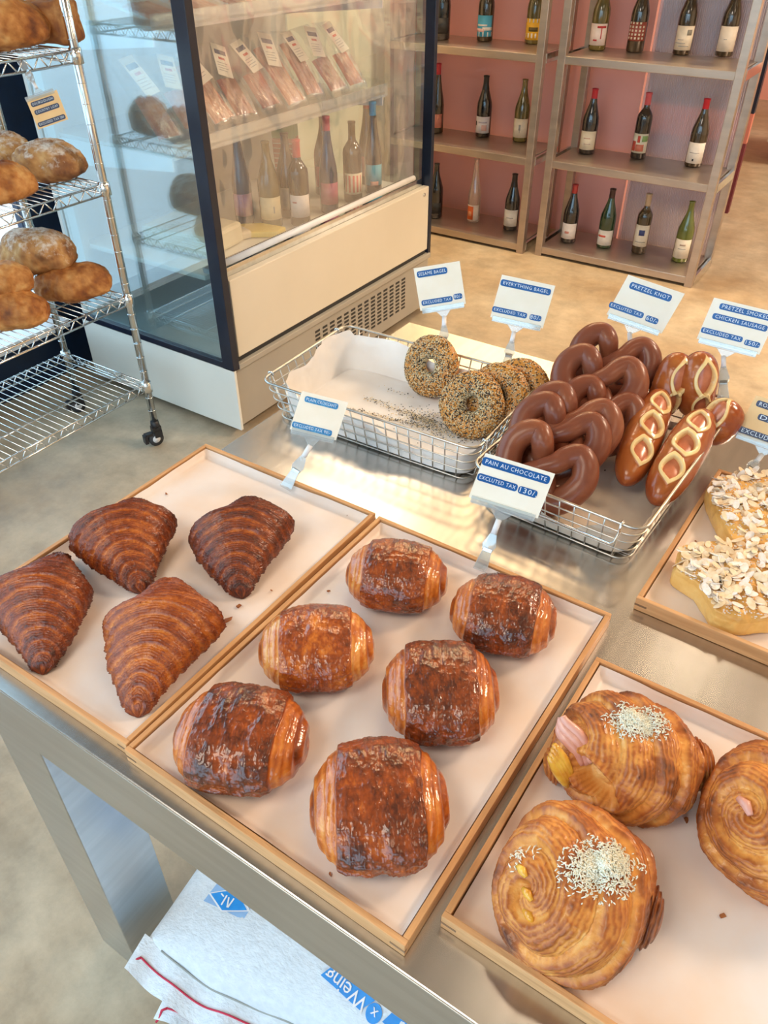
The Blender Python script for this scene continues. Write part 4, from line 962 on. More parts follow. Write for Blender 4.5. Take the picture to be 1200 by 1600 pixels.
# ------------------------------------------------------------------ wire baskets
def rrect(hx, hy, r, n=6):
    out = []
    for (cx_, cy_, a0) in ((hx - r, hy - r, 0), (-hx + r, hy - r, 90), (-hx + r, -hy + r, 180), (hx - r, -hy + r, 270)):
        for k in range(n + 1):
            a_ = math.radians(a0 + 90 * k / n); out.append((cx_ + r * math.cos(a_), cy_ + r * math.sin(a_)))
    return out
def basket(loc, rz, text):
    g = empty('wire_basket', loc, (0, 0, rz), text, 'basket', 'wire baskets on the table')
    HX, HY, HB = .211, .134, .080; tp = .018
    def hw(z): k = z / HB; return HX - tp * (1 - k), HY - tp * (1 - k)
    MB().tube([(x, y, HB) for x, y in rrect(*hw(HB), .022)], .0024, 8, close=True).build('rim', MT['wire'], g)
    s = MB()
    for z in (.006, .026, .045, .063):
        s.tube([(x, y, z) for x, y in rrect(*hw(z), .022)], .0013, 6, close=True)
    bx, by = hw(.004); tx, ty = hw(HB)
    nx_ = 16
    for k in range(nx_ + 1):
        u = -1 + 2 * (k + .5) / (nx_ + 1)
        s.tube([(u * (tx - .02), -ty, HB), (u * (bx - .012), -by, .006), (u * (bx - .012), -by + .004, .0014), (u * (bx - .012), by - .004, .0014), (u * (bx - .012), by, .006), (u * (tx - .02), ty, HB)], .0012, 6)
    ny_ = 9
    for k in range(ny_ + 1):
        u = -1 + 2 * (k + .5) / (ny_ + 1)
        s.tube([(-tx, u * (ty - .02), HB), (-bx, u * (by - .012), .006), (-bx + .004, u * (by - .012), .0036), (bx - .004, u * (by - .012), .0036), (bx, u * (by - .012), .006), (tx, u * (ty - .02), HB)], .0012, 6)
    s.build('wire_mesh', MT['wire'], g)
    for sx in (-1, 1):
        e = HY - .030
        pts = [(sx * (HX - .004), -e, HB - .002), (sx * (HX - .002), -e, HB + .004), (sx * (HX + .005), -e, HB + .002), (sx * (HX + .005), -e, HB - .010), (sx * (HX + .004), -e + .004, HB - .030), (sx * (HX + .002), -e + .010, HB - .038),
               (sx * (HX + .002), e - .010, HB - .038), (sx * (HX + .004), e - .004, HB - .030), (sx * (HX + .005), e, HB - .010), (sx * (HX + .005), e, HB + .002), (sx * (HX - .002), e, HB + .004), (sx * (HX - .004), e, HB - .002)]
        MB().tube(pts, .0019, 8).build('handle', MT['chrome'], g)
    return g
def liner(loc, rz, hfun, m, text, sd):
    HX, HY = .188, .112
    nf, nw_, nc = 40, 26, 220
    a_ = np.linspace(0, 2 * PI, nc, endpoint=False)[None, :] * np.ones((nf + nw_, 1))
    c, s_ = np.cos(a_), np.sin(a_); n_ = 9
    se = 1 / ((np.abs(c) ** n_ + np.abs(s_) ** n_) ** (1 / n_))
    row = np.arange(nf + nw_)[:, None] * np.ones((1, nc))
    fl = np.clip(row / nf, .01, 1); up = np.clip((row - nf) / (nw_ - 1), 0, 1)
    hh = hfun(a_) * up
    grow = 1 + .0 * up
    X = HX * se * c * fl + np.sign(c) * np.clip(np.abs(se * c), 0, 1) ** 8 * hh * .20
    Y = HY * se * s_ * fl + np.sign(s_) * np.clip(np.abs(se * s_), 0, 1) ** 8 * hh * .20
    Pn = np.stack([X * 16, Y * 16, hh * 16 + sd], -1)
    nz_ = fbm(Pn, sd) - .5
    inw = up * .012 * (nz_ * 2 - .35)
    X = X + se * c * inw; Y = Y + se * s_ * inw
    Z = .0052 + hh + (1 - up) * .003 * (nz_ + .5) * (fl < 1)
    o = surf('basket_liner', np.stack([X, Y, Z], -1), m, None, wrap=True, caps=False, loc=loc, rot=(0, 0, rz))
    tag(o, text, 'paper', 'papers lining the wire baskets'); return o
B1 = (-.650, 1.042, TZ + .0004); B2 = (-.279, 1.080, TZ + .0004)
R1_ = math.radians(1.5); R2_ = math.radians(87.2)
basket(B1, R1_, 'wire basket holding four seeded bagels, left of the two')
basket(B2, R2_, 'wire basket holding pretzels and sausage rolls, right of the two')
def h1(a_):
    ang = np.degrees(a_)
    h = .052 + .022 * np.cos(np.radians(ang - 150)) + .006 * np.sin(a_ * 7)
    return np.clip(h + .012 * (np.abs(ang - 149) < 14), .02, .084)
def h2(a_):
    ang = np.degrees(a_)
    return np.clip(.020 + .030 * np.exp(-((ang - 212) / 12) ** 2) + .006 * np.sin(a_ * 5), .008, .07)
liner(B1, R1_, h1, MT['liner'], 'white paper lining the bagel basket', 3)
liner(B2, R2_, h2, MT['liner2'], 'beige paper under the pretzels and sausage rolls', 8)

def basis(nrm, roll=0, up=(0, 0, 1)):
    n_ = Vector(nrm).normalized(); x = Vector(up).cross(n_).normalized(); y = n_.cross(x)
    c, s_ = math.cos(roll), math.sin(roll); x, y = x * c + y * s_, y * c - x * s_
    return Matrix((x, y, n_)).transposed()
# ------------------------------------------------------------------ bagels
def seeds_on(Pf, Nf, count, rn_, m1, m2, size=.0018):
    for _ in range(count):
        i = rn_.randrange(len(Pf)); p = Vector(Pf[i]); n_ = Vector(Nf[i])
        t = n_.orthogonal().normalized(); t = (Matrix.Rotation(rn_.uniform(0, 6.28), 3, n_) @ t); b_ = n_.cross(t)
        p = p + t * rn_.uniform(-.001, .001) + b_ * rn_.uniform(-.001, .001)
        l_, w_, h_ = size * rn_.uniform(.9, 1.4), size * .55, size * .4; p = p + n_ * h_ * .8
        vs = [p + t * l_, p + b_ * w_, p - t * l_, p - b_ * w_, p + n_ * h_, p - n_ * h_]
        (m1 if rn_.random() < .56 else m2).add(vs, [(0, 1, 4), (1, 2, 4), (2, 3, 4), (3, 0, 4), (1, 0, 5), (2, 1, 5), (3, 2, 5), (0, 3, 5)], True)
def bagel(loc, nrm, roll, Rm, rt, seed, text, count=1500):
    g = empty('bagel', loc, basis(nrm, roll).to_euler(), text, 'bagel', 'seeded bagels in the left basket')
    nu_, nv_ = 120, 70
    A_, B_ = np.meshgrid(np.linspace(0, 2 * PI, nu_, endpoint=False), np.linspace(0, 2 * PI, nv_, endpoint=False), indexing='ij')
    A2 = np.vstack([A_, A_[:1]]); B2_ = np.vstack([B_, B_[:1]])
    Pn = np.stack([np.cos(A2) * 2, np.sin(A2) * 2, np.cos(B2_)], -1)
    rr_ = rt * (1 + .14 * (fbm(Pn, seed) - .5) + .05 * np.cos(A2 + seed))
    rad = Rm + rr_ * np.cos(B2_) * 1.08; z = rr_ * np.sin(B2_) * .92
    Pt = np.stack([rad * np.cos(A2), rad * np.sin(A2), z], -1)
    Nn = np.stack([np.cos(B2_) * np.cos(A2), np.cos(B2_) * np.sin(A2), np.sin(B2_)], -1)
    cru = .48 - .42 * np.exp(-((B2_ - PI) / .55) ** 2) + .3 * (fbm(Pn * 1.5, seed + 3) - .5)
    surf('bagel_crust', Pt, MT['bagel'], g, attr=cru, caps=False)
    rn_ = random.Random(seed); sw, sb = MB(), MB()
    msk = (np.sin(B2_) > .02) & ((fbm(Pn * 1.6, seed + 7) > .36) | (np.sin(B2_) > .55))
    seeds_on(Pt[msk], Nn[msk], count, rn_, sw, sb)
    o = sw.build('sesame_seeds', MT['seedw'], g); o['kind'] = 'stuff'; o = sb.build('black_seeds', MT['seedb'], g); o['kind'] = 'stuff'
    return g
NB = (.10, -.90, .50)
v = P(674, 572, .862); bagel(v, (-.08, -.92, .36), .2, .0350, .0205, 1, 'seeded bagel standing apart at the left, leaning on back rim', 3000)
v = P(738, 632, .858); v0 = v.copy(); bagel(v, NB, 0, .0360, .0205, 2, 'front bagel of the leaning row of three', 3000)
bagel(v0 + Vector((.028, .040, .006)), NB, 1, .036, .020, 3, 'middle bagel of the leaning row of three', 2000)
bagel(v0 + Vector((.050, .076, .006)), NB, 2, .036, .020, 4, 'rearmost bagel of the leaning row of three', 1600)
# spilled seeds on the liner
rn_ = random.Random(5); s1, s2 = MB(), MB()
def drop(px, py, sxp, syp, cnt):
    for _ in range(cnt):
        p = P(px + rn_.gauss(0, sxp), py + rn_.gauss(0, syp), TZ + .0096); n_ = Vector((0, 0, 1))
        t = Vector((math.cos(rn_.uniform(0, 6)), math.sin(rn_.uniform(0, 6)), 0)); 
        if t.length < .1: continue
        t.normalize(); b_ = n_.cross(t); l_, w_, h_ = .0018, .0010, .0008
        vs = [p + t * l_, p + b_ * w_, p - t * l_, p - b_ * w_, p + n_ * h_, p - n_ * h_]
        (s1 if rn_.random() < .5 else s2).add(vs, [(0, 1, 4), (1, 2, 4), (2, 3, 4), (3, 0, 4), (1, 0, 5), (2, 1, 5), (3, 2, 5), (0, 3, 5)], True)
for k in range(16): drop(552 + k * 7.5, 640 + k * 1.8, 4, 1.6, 13)
for k in range(14): drop(575 + k * 8, 622 + k * 3.0, 4, 2.0, 14)
for k in range(8): drop(600 + k * 6, 605 + k * 2, 5, 1.5, 3)
drop(660, 655, 16, 7, 300); drop(690, 668, 18, 6, 260); drop(735, 680, 24, 5, 320); drop(640, 650, 22, 8, 120)
tag(s1.build('spilled_sesame_seeds', MT['seedw']), 'pale sesame seeds spilled on the bagel basket paper', 'seeds', kind='stuff')
tag(s2.build('spilled_black_seeds', MT['seedb']), 'black seeds spilled on the bagel basket paper', 'seeds', kind='stuff')

# ------------------------------------------------------------------ pretzels
def catmull(pts, n=10):
    out = []; pts = [np.array(p, float) for p in pts]
    for i in range(len(pts) - 1):
        p0 = pts[max(i - 1, 0)]; p1 = pts[i]; p2 = pts[i + 1]; p3 = pts[min(i + 2, len(pts) - 1)]
        for k in range(n):
            t = k / n; out.append(.5 * ((2 * p1) + (-p0 + p2) * t + (2 * p0 - 5 * p1 + 4 * p2 - p3) * t * t + (-p0 + 3 * p1 - 3 * p2 + p3) * t ** 3))
    out.append(pts[-1]); return np.array(out)
def sweep(name, path, rad, m, parent, seed, nv_=36, cru0=.6, pale=None, sq=1.0):
    N_ = len(path); T = np.gradient(path, axis=0); T /= np.linalg.norm(T, axis=1, keepdims=True)
    up = np.array([0, 0, 1.]); th = np.linspace(0, 2 * PI, nv_, endpoint=False)
    A_ = np.cross(T, up); A_ /= np.linalg.norm(A_, axis=1, keepdims=True) + 1e-9; B_ = np.cross(A_, T)
    Pn = np.stack([path[:, None, 0] * 25 + np.cos(th)[None] * .6, path[:, None, 1] * 25 + np.sin(th)[None] * .6, path[:, None, 2] * 25 + np.sin(th)[None] * .4], -1)
    R = np.asarray(rad)[:, None] * (1 + .10 * (fbm(Pn, seed) - .5))
    Pt = path[:, None] + (R * np.cos(th)[None])[..., None] * A_[:, None] + (R * np.sin(th)[None] * sq)[..., None] * B_[:, None]
    cru = cru0 + .35 * (fbm(Pn * .8, seed + 1) - .5)
    if pale is not None: cru = np.where(np.sin(th)[None] * np.ones((N_, 1)) < pale, .12, cru)
    return surf(name, Pt, m, parent, attr=cru)
def pretzel(loc, nrm, roll, sc_, seed, text):
    g = empty('pretzel', loc, basis(nrm, roll).to_euler(), text, 'pretzel', 'pretzels in the right basket'); g.scale = (sc_,) * 3
    k = [(-.030, -.040, .012), (-.020, -.022, .014), (-.004, -.004, .012), (.012, .012, .010), (.022, .030, .004), (.036, .040, 0), (.052, .030, 0), (.060, .006, 0), (.050, -.026, 0), (.026, -.046, 0), (0, -.052, 0),
         (-.026, -.046, 0), (-.050, -.026, 0), (-.060, .006, 0), (-.052, .030, 0), (-.036, .040, 0), (-.022, .030, .004), (-.012, .012, -.006), (.004, -.004, -.006), (.020, -.022, .006), (.030, -.040, .012)]
    path = catmull(k, 9); N_ = len(path); s_ = np.linspace(-1, 1, N_)
    rad = .0128 + .0087 * np.cos(np.clip(np.abs(s_) * 1.25, 0, 1) * PI / 2) ** .7 + .0035 * np.exp(-(s_ / .12) ** 2)
    e = np.minimum(np.arange(N_), N_ - 1 - np.arange(N_)); rad = rad * np.sqrt(np.clip(1 - (1 - np.clip(e / 5, 0.02, 1)) ** 2, .02, 1))
    sweep('twisted_dough', path, rad, MT['pretz'], g, seed, 36, .60, pale=-.80)
    return g
def pzp(px, py, z, nrm, roll, sc_, seed, text):
    v = P(px, py, z); pretzel(v, nrm, roll, sc_, seed, text)
pzp(958, 566, .905, (.20, -.70, .55), -.22, 1.02, 1, 'topmost rear pretzel in front of the pretzel card')
pzp(934, 598, .905, (.10, -.62, .66), -.10, 1.02, 2, 'second pretzel from the rear, pale light showing through')
pzp(938, 648, .875, (.22, -.66, .62), -.30, .95, 3, 'pretzel mostly hidden, by the sausage rolls')
pzp(892, 662, .895, (.12, -.62, .66), -.20, 1.00, 4, 'middle pretzel lying against the one before it')
pzp(872, 682, .886, (.10, -.66, .64), -.22, 1.02, 5, 'pretzel directly behind the front one')
pzp(851, 730, .872, (.12, -.74, .56), -.30, 1.0, 6, 'front pretzel next to the price card')

# ------------------------------------------------------------------ sausage rolls
def sroll(E0, E1, r, slits, seed, text, roll=0.0, tipk=(1, 1)):
    E0, E1 = Vector(E0), Vector(E1); ax = (E1 - E0); L = ax.length; ax.normalize()
    side = ax.cross(Vector((0, 0, 1))).normalized(); upv = side.cross(ax).normalized()
    rot = Matrix((ax, -side, upv)).transposed()
    g = empty('sausage_roll', (E0 + E1) / 2, rot.to_euler(), text, 'sausage roll', 'pretzel sausage rolls in the right basket')
    nu_, nv_ = 340, 220
    t = np.linspace(-1, 1, nu_)[:, None] * np.ones((1, nv_)); th = np.linspace(-PI / 2, 3 * PI / 2, nv_, endpoint=False)[None, :] * np.ones((nu_, 1))
    env = np.sqrt(np.clip(1 - np.abs(t) ** 3.4, 0, 1)) * (1 - .08 * np.abs(t)); Pn = np.stack([t * 3, np.cos(th), np.sin(th)], -1)
    R = r * env * (1 + .07 * (fbm(Pn * .9, seed) - .5)); cru = .56 + .30 * (fbm(Pn * .9, seed + 4) - .5) - .10 * np.sin(th)
    for (t0, a_, b_, an) in slits:
        u = (t - t0) * L / 2; v_ = (th - (PI / 2 + roll)) * r * .95
        c, s_ = math.cos(an), math.sin(an); u2 = u * c + v_ * s_; v2 = -u * s_ + v_ * c
        lens_ = lambda k: np.abs(v2) / (b_ * k) + (u2 / (a_ * k)) ** 2
        Din = lens_(1.0); Dout = lens_(1.42)
        ins = 1 - sst(Din, .88, 1.02); lip = (1 - sst(Dout, .90, 1.04)) * (1 - ins)
        R = R - ins * .0165 + lip * .0022
        cru = cru * (1 - lip) + lip * .02; cru = cru * (1 - ins) + ins * .22
    Pt = np.stack([t * L / 2, R * np.cos(th), R * np.sin(th)], -1)
    surf('roll_crust', Pt, MT['saus'], g, attr=cru)
    n2_ = 60; t2 = np.linspace(-1, 1, n2_)
    path = np.stack([t2 * L * .42, t2 * 0 + math.sin(-roll) * .002, t2 * 0 + .0025], -1)
    sweep('sausage', path, (r - .0092) * np.sqrt(np.clip(1 - np.abs(t2 * .999) ** 8, 0.001, 1)), MT['meat'], g, seed, 40)
    return g
SL3 = [(-.52, .0220, .0150, -.25), (.0, .0225, .0155, -.28), (.52, .0220, .0150, -.25)]
sroll(P(976, 756, .840), P(1034, 612, .890), .0320, SL3, 1, 'left front sausage roll with three pale slits', roll=.35)
sroll(P(1022, 786, .840), P(1104, 644, .892), .0330, SL3, 2, 'right front sausage roll with three pale slits', roll=.10)
sroll(P(1098, 690, .842), P(1150, 628, .905), .0330, [(.25, .028, .0135, -.3), (-.55, .018, .012, -.3)], 3, 'rear sausage roll against the right basket rim', roll=.1)
sroll(P(1080, 652, .845), P(1098, 549, .955), .0330, [(.30, .027, .0145, 0), (-.55, .020, .0125, 0)], 4, 'upright rear sausage roll under the smoked sausage card', roll=.12)
sroll(P(1030, 650, .845), P(1066, 551, .945), .0310, [(.28, .026, .0130, 0), (-.55, .020, .0115, 0)], 5, 'rear left sausage roll beside the pretzels', roll=.70)

# ------------------------------------------------------------------ price cards on clips
def text_mesh(body, size, spacing=1.15):
    c = D.curves.new('lettering', 'FONT'); c.body = body; c.size = size; c.align_x = 'CENTER'; c.align_y = 'CENTER'; c.extrude = .00012; c.space_character = spacing; c.resolution_u = 2
    o = D.objects.new('lettering', c); COL.objects.link(o); bpy.context.view_layer.update()
    me = D.meshes.new_from_object(o.evaluated_get(bpy.context.evaluated_depsgraph_get())); D.objects.remove(o); D.curves.remove(c)
    return me
def tape(card, x, y, wd, hg, body, m):
    pts = rrect(wd / 2, hg / 2, hg * .35, 4)
    tp_ = MB().poly(pts, 0, .0006).build('label_tape', m, card, loc=(x, y, .0007))
    if body:
        me = text_mesh(body, hg * .95); xs_ = [v.co.x for v in me.vertices]
        wtx = max(xs_) - min(xs_); k = (wd * .90) / wtx
        for v in me.vertices: v.co.x *= k; v.co.y *= min(1, max(k, .75))
        me.materials.append(MT['ink']); o = D.objects.new('lettering', me); COL.objects.link(o); o.parent = card; o.location = (x, y, .0015)
def holder(base, basez, cpx, wpx, hpx, roll, tapes, text, tm='tape', cm='card', hang=False, ddep=0.0, skew=0, tiltb=0.0):
    B = P(*base, basez); dep = (B - Vector((0, 0, CH))).dot(R2) + ddep
    g = empty('price_card_holder', B, (0, 0, 0), text, 'price card', 'clip-on price cards')
    C_ = Pd(*cpx, dep); W_ = wpx * dep / FPX; H_ = hpx * dep / FPX; ro = math.radians(roll)
    ex = R0 * math.cos(ro) - R1 * math.sin(ro); n_ = -(C_ - Vector((0, 0, CH))).normalized(); ex = (ex - n_ * ex.dot(n_)).normalized(); ey = n_.cross(ex)
    if tiltb: q = Matrix.Rotation(tiltb, 3, ex); ey = q @ ey; n_ = q @ n_
    rot = Matrix((ex, ey, n_)).transposed()
    sgn = 1 if hang else -1
    cd = MB(); sk = skew
    pts = [(-W_ / 2, -H_ / 2), (W_ / 2, -H_ / 2), (W_ / 2 + sk, H_ / 2), (-W_ / 2 + sk, H_ / 2)]
    cd.poly(pts, 0, .0006)
    card = cd.build('price_card', MT[cm], g); card.location = C_ - B; card.rotation_euler = rot.to_euler()
    for (x, y, wd, hg, body) in tapes:
        tape(card, x * W_ + sk * y, y * H_, wd * W_, hg * H_, body, MT[tm])
    # clear grip along one edge
    gr_ = MB()
    yb = sgn * H_ * .5
    gr_.box(-W_ * .46, W_ * .46, yb - .005, yb + .004, .0018, .0034).box(-W_ * .46, W_ * .46, yb - .005, yb + .004, -.0030, -.0012).box(-W_ * .46, W_ * .46, yb + sgn * .003, yb + sgn * .0065, -.003, .0034)
    y1 = yb + sgn * .006; y2 = yb + sgn * .018
    lo, hi_ = min(y1, y2), max(y1, y2)
    vs = [(-W_ * .16, y1, -.002), (W_ * .16, y1, -.002), (.0035, y2, -.002), (-.0035, y2, -.002), (-W_ * .16, y1, .002), (W_ * .16, y1, .002), (.0035, y2, .002), (-.0035, y2, .002)]
    gr_.add(vs, [(0, 1, 2, 3), (7, 6, 5, 4), (0, 4, 5, 1), (1, 5, 6, 2), (2, 6, 7, 3), (3, 7, 4, 0)])
    gp = gr_.build('clear_grip', MT['clearp'], g, bevel=.0006); gp.location = C_ - B; gp.rotation_euler = rot.to_euler()
    J = C_ + ey * (y2) - B
    ax = -J; L_ = ax.length; ax.normalize()
    S0, S1 = J, J + ax * min(.020, L_ * .35)
    MB().tube([S0 - ax * .001, S1], .0042, 14).build('white_joint', MT['white'], g, bevel=0)
    # spring clip: two clear jaws from the joint to the edge it bites
    sidev = ax.cross(n_).normalized(); nn = sidev.cross(ax).normalized()
    F = Matrix((sidev, ax, nn)).transposed(); Lc = max((Vector((0, 0, 0)) - S1).length, .02) + .006
    cl = MB()
    for sg in (-1, 1):
        prof_ = [(-.0045, 0), (.0045, 0), (.0095, Lc * .30), (.0060, Lc * .48), (.0095, Lc), (-.0095, Lc), (-.0060, Lc * .48), (-.0095, Lc * .30)]
        for (lo_, hi2) in ((.0, 1.0),):
            vs = []
            for dz in (0, .0014):
                for (x, y) in prof_:
                    off = sg * (.0015 + .0065 * abs(y / Lc - .45))
                    vs.append(F @ Vector((x, y, off + sg * dz)) + S1)
            k_ = len(prof_)
            cl.add(vs, [tuple(range(k_))[::-1], tuple(range(k_, 2 * k_))] + [(i, (i + 1) % k_, (i + 1) % k_ + k_, i + k_) for i in range(k_)])
        cl.tube([F @ Vector((-.0095, Lc * .30, sg * .0026)) + S1, F @ Vector((-.006, Lc * .48, sg * .002)) + S1, F @ Vector((-.0095, Lc, sg * .0045)) + S1], .0006, 6)
        cl.tube([F @ Vector((.0095, Lc * .30, sg * .0026)) + S1, F @ Vector((.006, Lc * .48, sg * .002)) + S1, F @ Vector((.0095, Lc, sg * .0045)) + S1], .0006, 6)
    cl.build('spring_clip', MT['clearp'], g)
    MB().box(-.0058, .0058, Lc * .40, Lc * .48, -.0042, .0042, F, S1).build('metal_spring', MT['chrome'], g)
    return g
holder((693, 549), .884, (688, 447), 72, 65, 9, [(-.13, .34, .66, .15, 'SESAME BAGEL'), (-.12, -.33, .68, .13, 'EXCLUDED TAX'), (.34, -.30, .19, .13, '80/-')], 'price card reading sesame bagel, standing at the back left rim', tm='tape', skew=-.002)
holder((790, 576), .884, (815, 471), 84, 66, -12, [(.0, .33, .94, .15, 'EVERYTHING BAGEL'), (-.16, -.30, .66, .13, 'EXCLUDED TAX'), (.33, -.30, .22, .13, '80/-')], 'price card reading everything bagel behind the bagel row', skew=.003)
holder((987, 580), .884, (1004, 474), 90, 66, -19, [(.02, .30, .74, .16, 'PRETZEL KNOT'), (-.19, -.26, .62, .14, 'EXCLUTED TAX'), (.28, -.28, .22, .14, '60/-')], 'price card reading pretzel knot above the rear pretzel', skew=.009)
holder((1130, 622), .884, (1149, 509), 96, 66, -14, [(.06, .35, .82, .14, 'PRETZEL SMOKED'), (.04, .10, .86, .14, 'CHICKEN SAUSAGE'), (-.14, -.27, .66, .13, 'EXCLUDED TAX'), (.35, -.30, .24, .13, '150/-')], 'price card reading pretzel smoked chicken sausage', skew=.004)
holder((1166, 742), .822, (1212, 664), 100, 66, -19, [(.02, .34, .86, .15, 'ROSTED ALMOND'), (.06, .06, .70, .15, 'DANISH'), (0, -.36, .90, .15, 'EXCLUDED TAX')], 'yellowed price card at the right photo edge by almond pastries', tm='taped', cm='cardo', skew=.006)
holder((752, 884), .822, (797, 758), 112, 74, -17, [(.0, .33, .97, .18, 'PAIN AU CHOCOLATE'), (-.18, -.02, .58, .16, 'EXCLUTED TAX'), (.26, -.03, .27, .16, '130/.')], 'price card reading pain au chocolate in front of the pretzel basket', skew=.004, ddep=-.015)
holder((449, 757), .822, (496, 649), 74, 62, -14, [(.0, .33, .72, .15, 'PLAIN CROISSANT'), (-.02, -.36, .86, .15, 'EXCLUDED TAX 90/-')], 'washed out price card in front of the bagel basket, for the croissants', tm='tapel', skew=.005, ddep=-.02)
holder((33, 96), 1.222, (73, 172), 49, 42, 19, [(-.02, .30, .74, .16, 'SOURDOUGH'), (.02, .03, .80, .16, 'COUNTRY LOAF'), (.02, -.37, .90, .16, 'EXCLUDED TAX 280')], 'orange tinted price card hanging from the top rack shelf', tm='taped', cm='cardo', hang=True, ddep=.0, skew=.004)

# ------------------------------------------------------------------ crumbs
def flake(px, py, z, s_, seed, text):
    rn_ = random.Random(seed); p = P(px, py, z); k = 7
    out = [(s_ * rn_.uniform(.5, 1) * math.cos(2 * PI * i / k), s_ * .6 * rn_.uniform(.4, 1) * math.sin(2 * PI * i / k)) for i in range(k)]
    b_ = MB(); vs = [(x, y, rn_.uniform(0, s_ * .3)) for x, y in out] + [(x * .9, y * .9, .0006 + rn_.uniform(s_ * .1, s_ * .4)) for x, y in out]
    b_.add(vs, [tuple(range(k))[::-1], tuple(range(k, 2 * k))] + [(i, (i + 1) % k, (i + 1) % k + k, i + k) for i in range(k)])
    o = b_.build('pastry_flake', MT['crumb'], loc=p, rot=(0, 0, rn_.uniform(0, 6))); tag(o, text, 'crumb', 'loose pastry flakes')
flake(260, 772, PZ, .0042, 1, 'orange flake behind the back left croissant')
flake(356, 970, PZ, .0085, 2, 'largest curled flake between the two right croissants')
flake(374, 948, PZ, .0065, 3, 'flake just under the tip of the darkest croissant')
flake(424, 923, PZ, .0030, 4, 'small flake right of the darkest croissant tip')
flake(544, 805, PZ, .0040, 5, 'dark flake near the back right corner of croissant tray')
flake(513, 924, PZ, .0035, 6, 'small flake between the chocolate pastries at the tray left')
flake(1128, 1432, PZ, .0060, 7, 'amber flake alone on the swirl tray paper')
flake(1072, 1281, PZ, .0050, 8, 'red brown sliver right of the ham swirl')
flake(516, 1366, PZ, .0030, 9, 'pale flake before the largest chocolate pastry')
flake(1087, 846, PZ, .0025, 10, 'tiny brown crumb between the almond pastries')

# ------------------------------------------------------------------ flour sacks
def sack(cx_, cy_, z0, L, W, H, rz, seed, text, front):
    g = empty('flour_sack', (cx_, cy_, z0), (0, 0, rz), text, 'sack', 'white flour sacks under the table')
    nu_, nv_ = 150, 120
    def hgt(X, Y, k=1):
        e = np.clip(1 - np.abs(X / (L / 2)) ** 3.2, 0, 1) ** .55 * np.clip(1 - np.abs(Y / (W / 2)) ** 2.8, 0, 1) ** .55
        Pn = np.stack([X * 9, Y * 9, X * 0 + seed], -1)
        return e * (H * .62) * (.90 + .22 * fbm(Pn * .6, seed)) + e ** .5 * .006 * (fbm(Pn * 2.2, seed + 2) - .5) + .0035 * e * ridged(Pn * 1.3, seed + 4)
    U, V = np.meshgrid(np.linspace(-1, 1, nu_), np.linspace(-1, 1, nv_), indexing='ij')
    wv = .008 * np.sin(U * 7 + seed)
    X = U * L / 2; Y = V * W / 2
    zt = H * .38 + hgt(X, Y)
    zb = H * .38 * (1 - np.clip(1 - np.abs(U) ** 4, 0, 1) ** .5 * np.clip(1 - np.abs(V) ** 4, 0, 1) ** .5)
    X2 = X; Y2 = Y + wv * np.abs(V)
    surf('sack_top', np.stack([X2, Y2, zt], -1), MT['sack'], g, wrap=False)
    surf('sack_underside', np.stack([X2, Y2, zb], -1)[:, ::-1], MT['sack'], g, wrap=False)
    # sewn hem along the front
    nh = 200; u = np.linspace(-1.02, 1.02, nh)[:, None] * np.ones((1, 14)); v_ = np.linspace(0, 1, 14)[None, :] * np.ones((nh, 1))
    fold = .006 * np.sin(u * 26 + seed) + .008 * (fbm(np.stack([u * 7, u * 0, u * 0 + seed], -1), seed) - .5)
    Yh = -W / 2 + .004 - v_ * .048 + .008 * np.sin(u * 5 + seed) * v_ + .008 * np.sin(7 * u + seed)
    Zh = H * .38 + .002 - v_ * front + fold * (.3 + v_) * 1.1
    top = np.stack([u * L / 2, Yh, Zh + .0012], -1)
    surf('hem', top, MT['sack'], g, wrap=False)
    pth = [(top[i, 7, 0], top[i, 7, 1], top[i, 7, 2] + .0018) for i in range(4, nh - 4, 2)]
    MB().tube(pth, .0015, 6).build('red_stitching', MT['thread'], g)
    e0 = Vector(pth[0]); MB().tube([e0, e0 + Vector((-.008, -.006, -.004)), e0 + Vector((-.006, -.016, -.010)), e0 + Vector((-.010, -.022, -.016))], .0022, 6).build('thread_end', MT['thread'], g)
    pc = [(top[i, 1, 0], top[i, 1, 1], top[i, 1, 2] + .003) for i in range(10, nh - 4, 2)]
    MB().tube(pc, .0016, 6).build('cord', MT['cord'], g)
    return g, hgt
RS = .115
gs, hg_ = sack(-.285, .520, .121, .80, .42, .135, RS, 3, 'upper white woven flour sack with blue print and red stitched hem', .018)
sack(-.250, .505, .001, .80, .40, .108, RS * 1.2, 7, 'lower white flour sack lying on the floor under the other', .010)
def on_sack(px, py, zg=.20):
    z = zg
    for _ in range(6):
        p = P(px, py, z); l_ = Matrix.Rotation(-RS, 3, 'Z') @ (p - Vector((-.285, .520, .121)))
        z = .121 + .135 * .38 + float(hg_(np.array(l_.x), np.array(l_.y)))
    return l_
def print_patch(corn, m, name, lift, parent=gs, n=14):
    c = [on_sack(*q) for q in corn]
    U, V = np.meshgrid(np.linspace(0, 1, n), np.linspace(0, 1, n), indexing='ij')
    X = (1 - U) * (1 - V) * c[0].x + U * (1 - V) * c[1].x + U * V * c[2].x + (1 - U) * V * c[3].x
    Y = (1 - U) * (1 - V) * c[0].y + U * (1 - V) * c[1].y + U * V * c[2].y + (1 - U) * V * c[3].y
    Z = .135 * .38 + hg_(X, Y) + lift
    return surf(name, np.stack([X, Y, Z], -1), m, parent, wrap=False)
print_patch([(318, 1408), (380, 1438), (402, 1404), (340, 1380)], MT['sblue2'], 'pale_print', .0008)
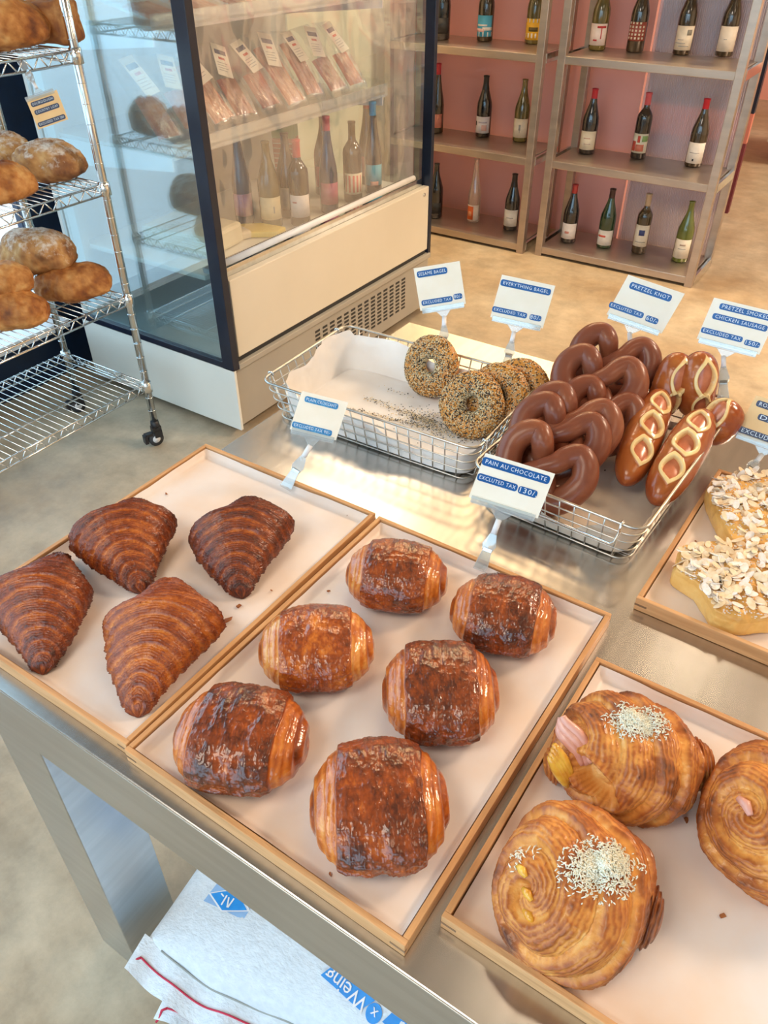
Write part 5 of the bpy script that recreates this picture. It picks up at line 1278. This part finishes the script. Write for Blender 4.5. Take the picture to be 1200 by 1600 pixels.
print_patch([(326, 1396), (345, 1425), (392, 1425), (372, 1390)], MT['white'], 'diamond_border', .0014)
print_patch([(329.5, 1397), (347, 1423), (386, 1423), (370, 1392)], MT['sblue'], 'diamond_print', .0020)
for a_, b_ in (((346, 1415), (355, 1400)), ((355, 1419), (358, 1403)), ((356, 1419), (366, 1405)), ((346, 1397), (350, 1402))):
    d_ = Vector((b_[0] - a_[0], b_[1] - a_[1])).normalized() * 1.2; q_ = (-d_.y, d_.x)
    print_patch([(a_[0] - q_[0], a_[1] - q_[1]), (b_[0] - q_[0], b_[1] - q_[1]), (b_[0] + q_[0], b_[1] + q_[1]), (a_[0] + q_[0], a_[1] + q_[1])], MT['white'], 'diamond_lettering', .0026, n=4)
print_patch([(501, 1524), (562, 1579), (586, 1564), (522, 1508)], MT['sblue'], 'banner_print', .0014)
cc = on_sack(584, 1584); 
rg = MB(); ring = []
for k in range(24):
    a_ = 2 * PI * k / 24; x, y = cc.x + .0125 * math.cos(a_), cc.y + .0125 * math.sin(a_); ring.append((x, y, .135 * .38 + float(hg_(np.array(x), np.array(y))) + .0016))
rg.add(ring, [tuple(range(24))]); rg.build('round_print', MT['sblue'], gs)
def sack_text(body, size, px, py, spacing=1.0, rotz=0):
    me = text_mesh(body, size, spacing); c = on_sack(px, py)
    for v in me.vertices:
        p = Matrix.Rotation(rotz, 3, 'Z') @ Vector((v.co.x, v.co.y, 0))
        x, y = c.x + p.x, c.y + p.y; v.co = Vector((x, y, .135 * .38 + float(hg_(np.array(x), np.array(y))) + .0024 + v.co.z))
    me.materials.append(MT['white']); o = D.objects.new('print_lettering', me); COL.objects.link(o); o.parent = gs
a0_, a1_ = on_sack(562, 1572), on_sack(512, 1526); rzt = math.atan2(a1_.y - a0_.y, a1_.x - a0_.x)
sack_text('Weing', .030, 541, 1546, .95, rzt)
sack_text('x', .020, 584, 1584, 1, rzt)
print_patch([(597, 1597), (620, 1618), (640, 1602), (612, 1583)], MT['sblue'], 'banner_print', .0014)
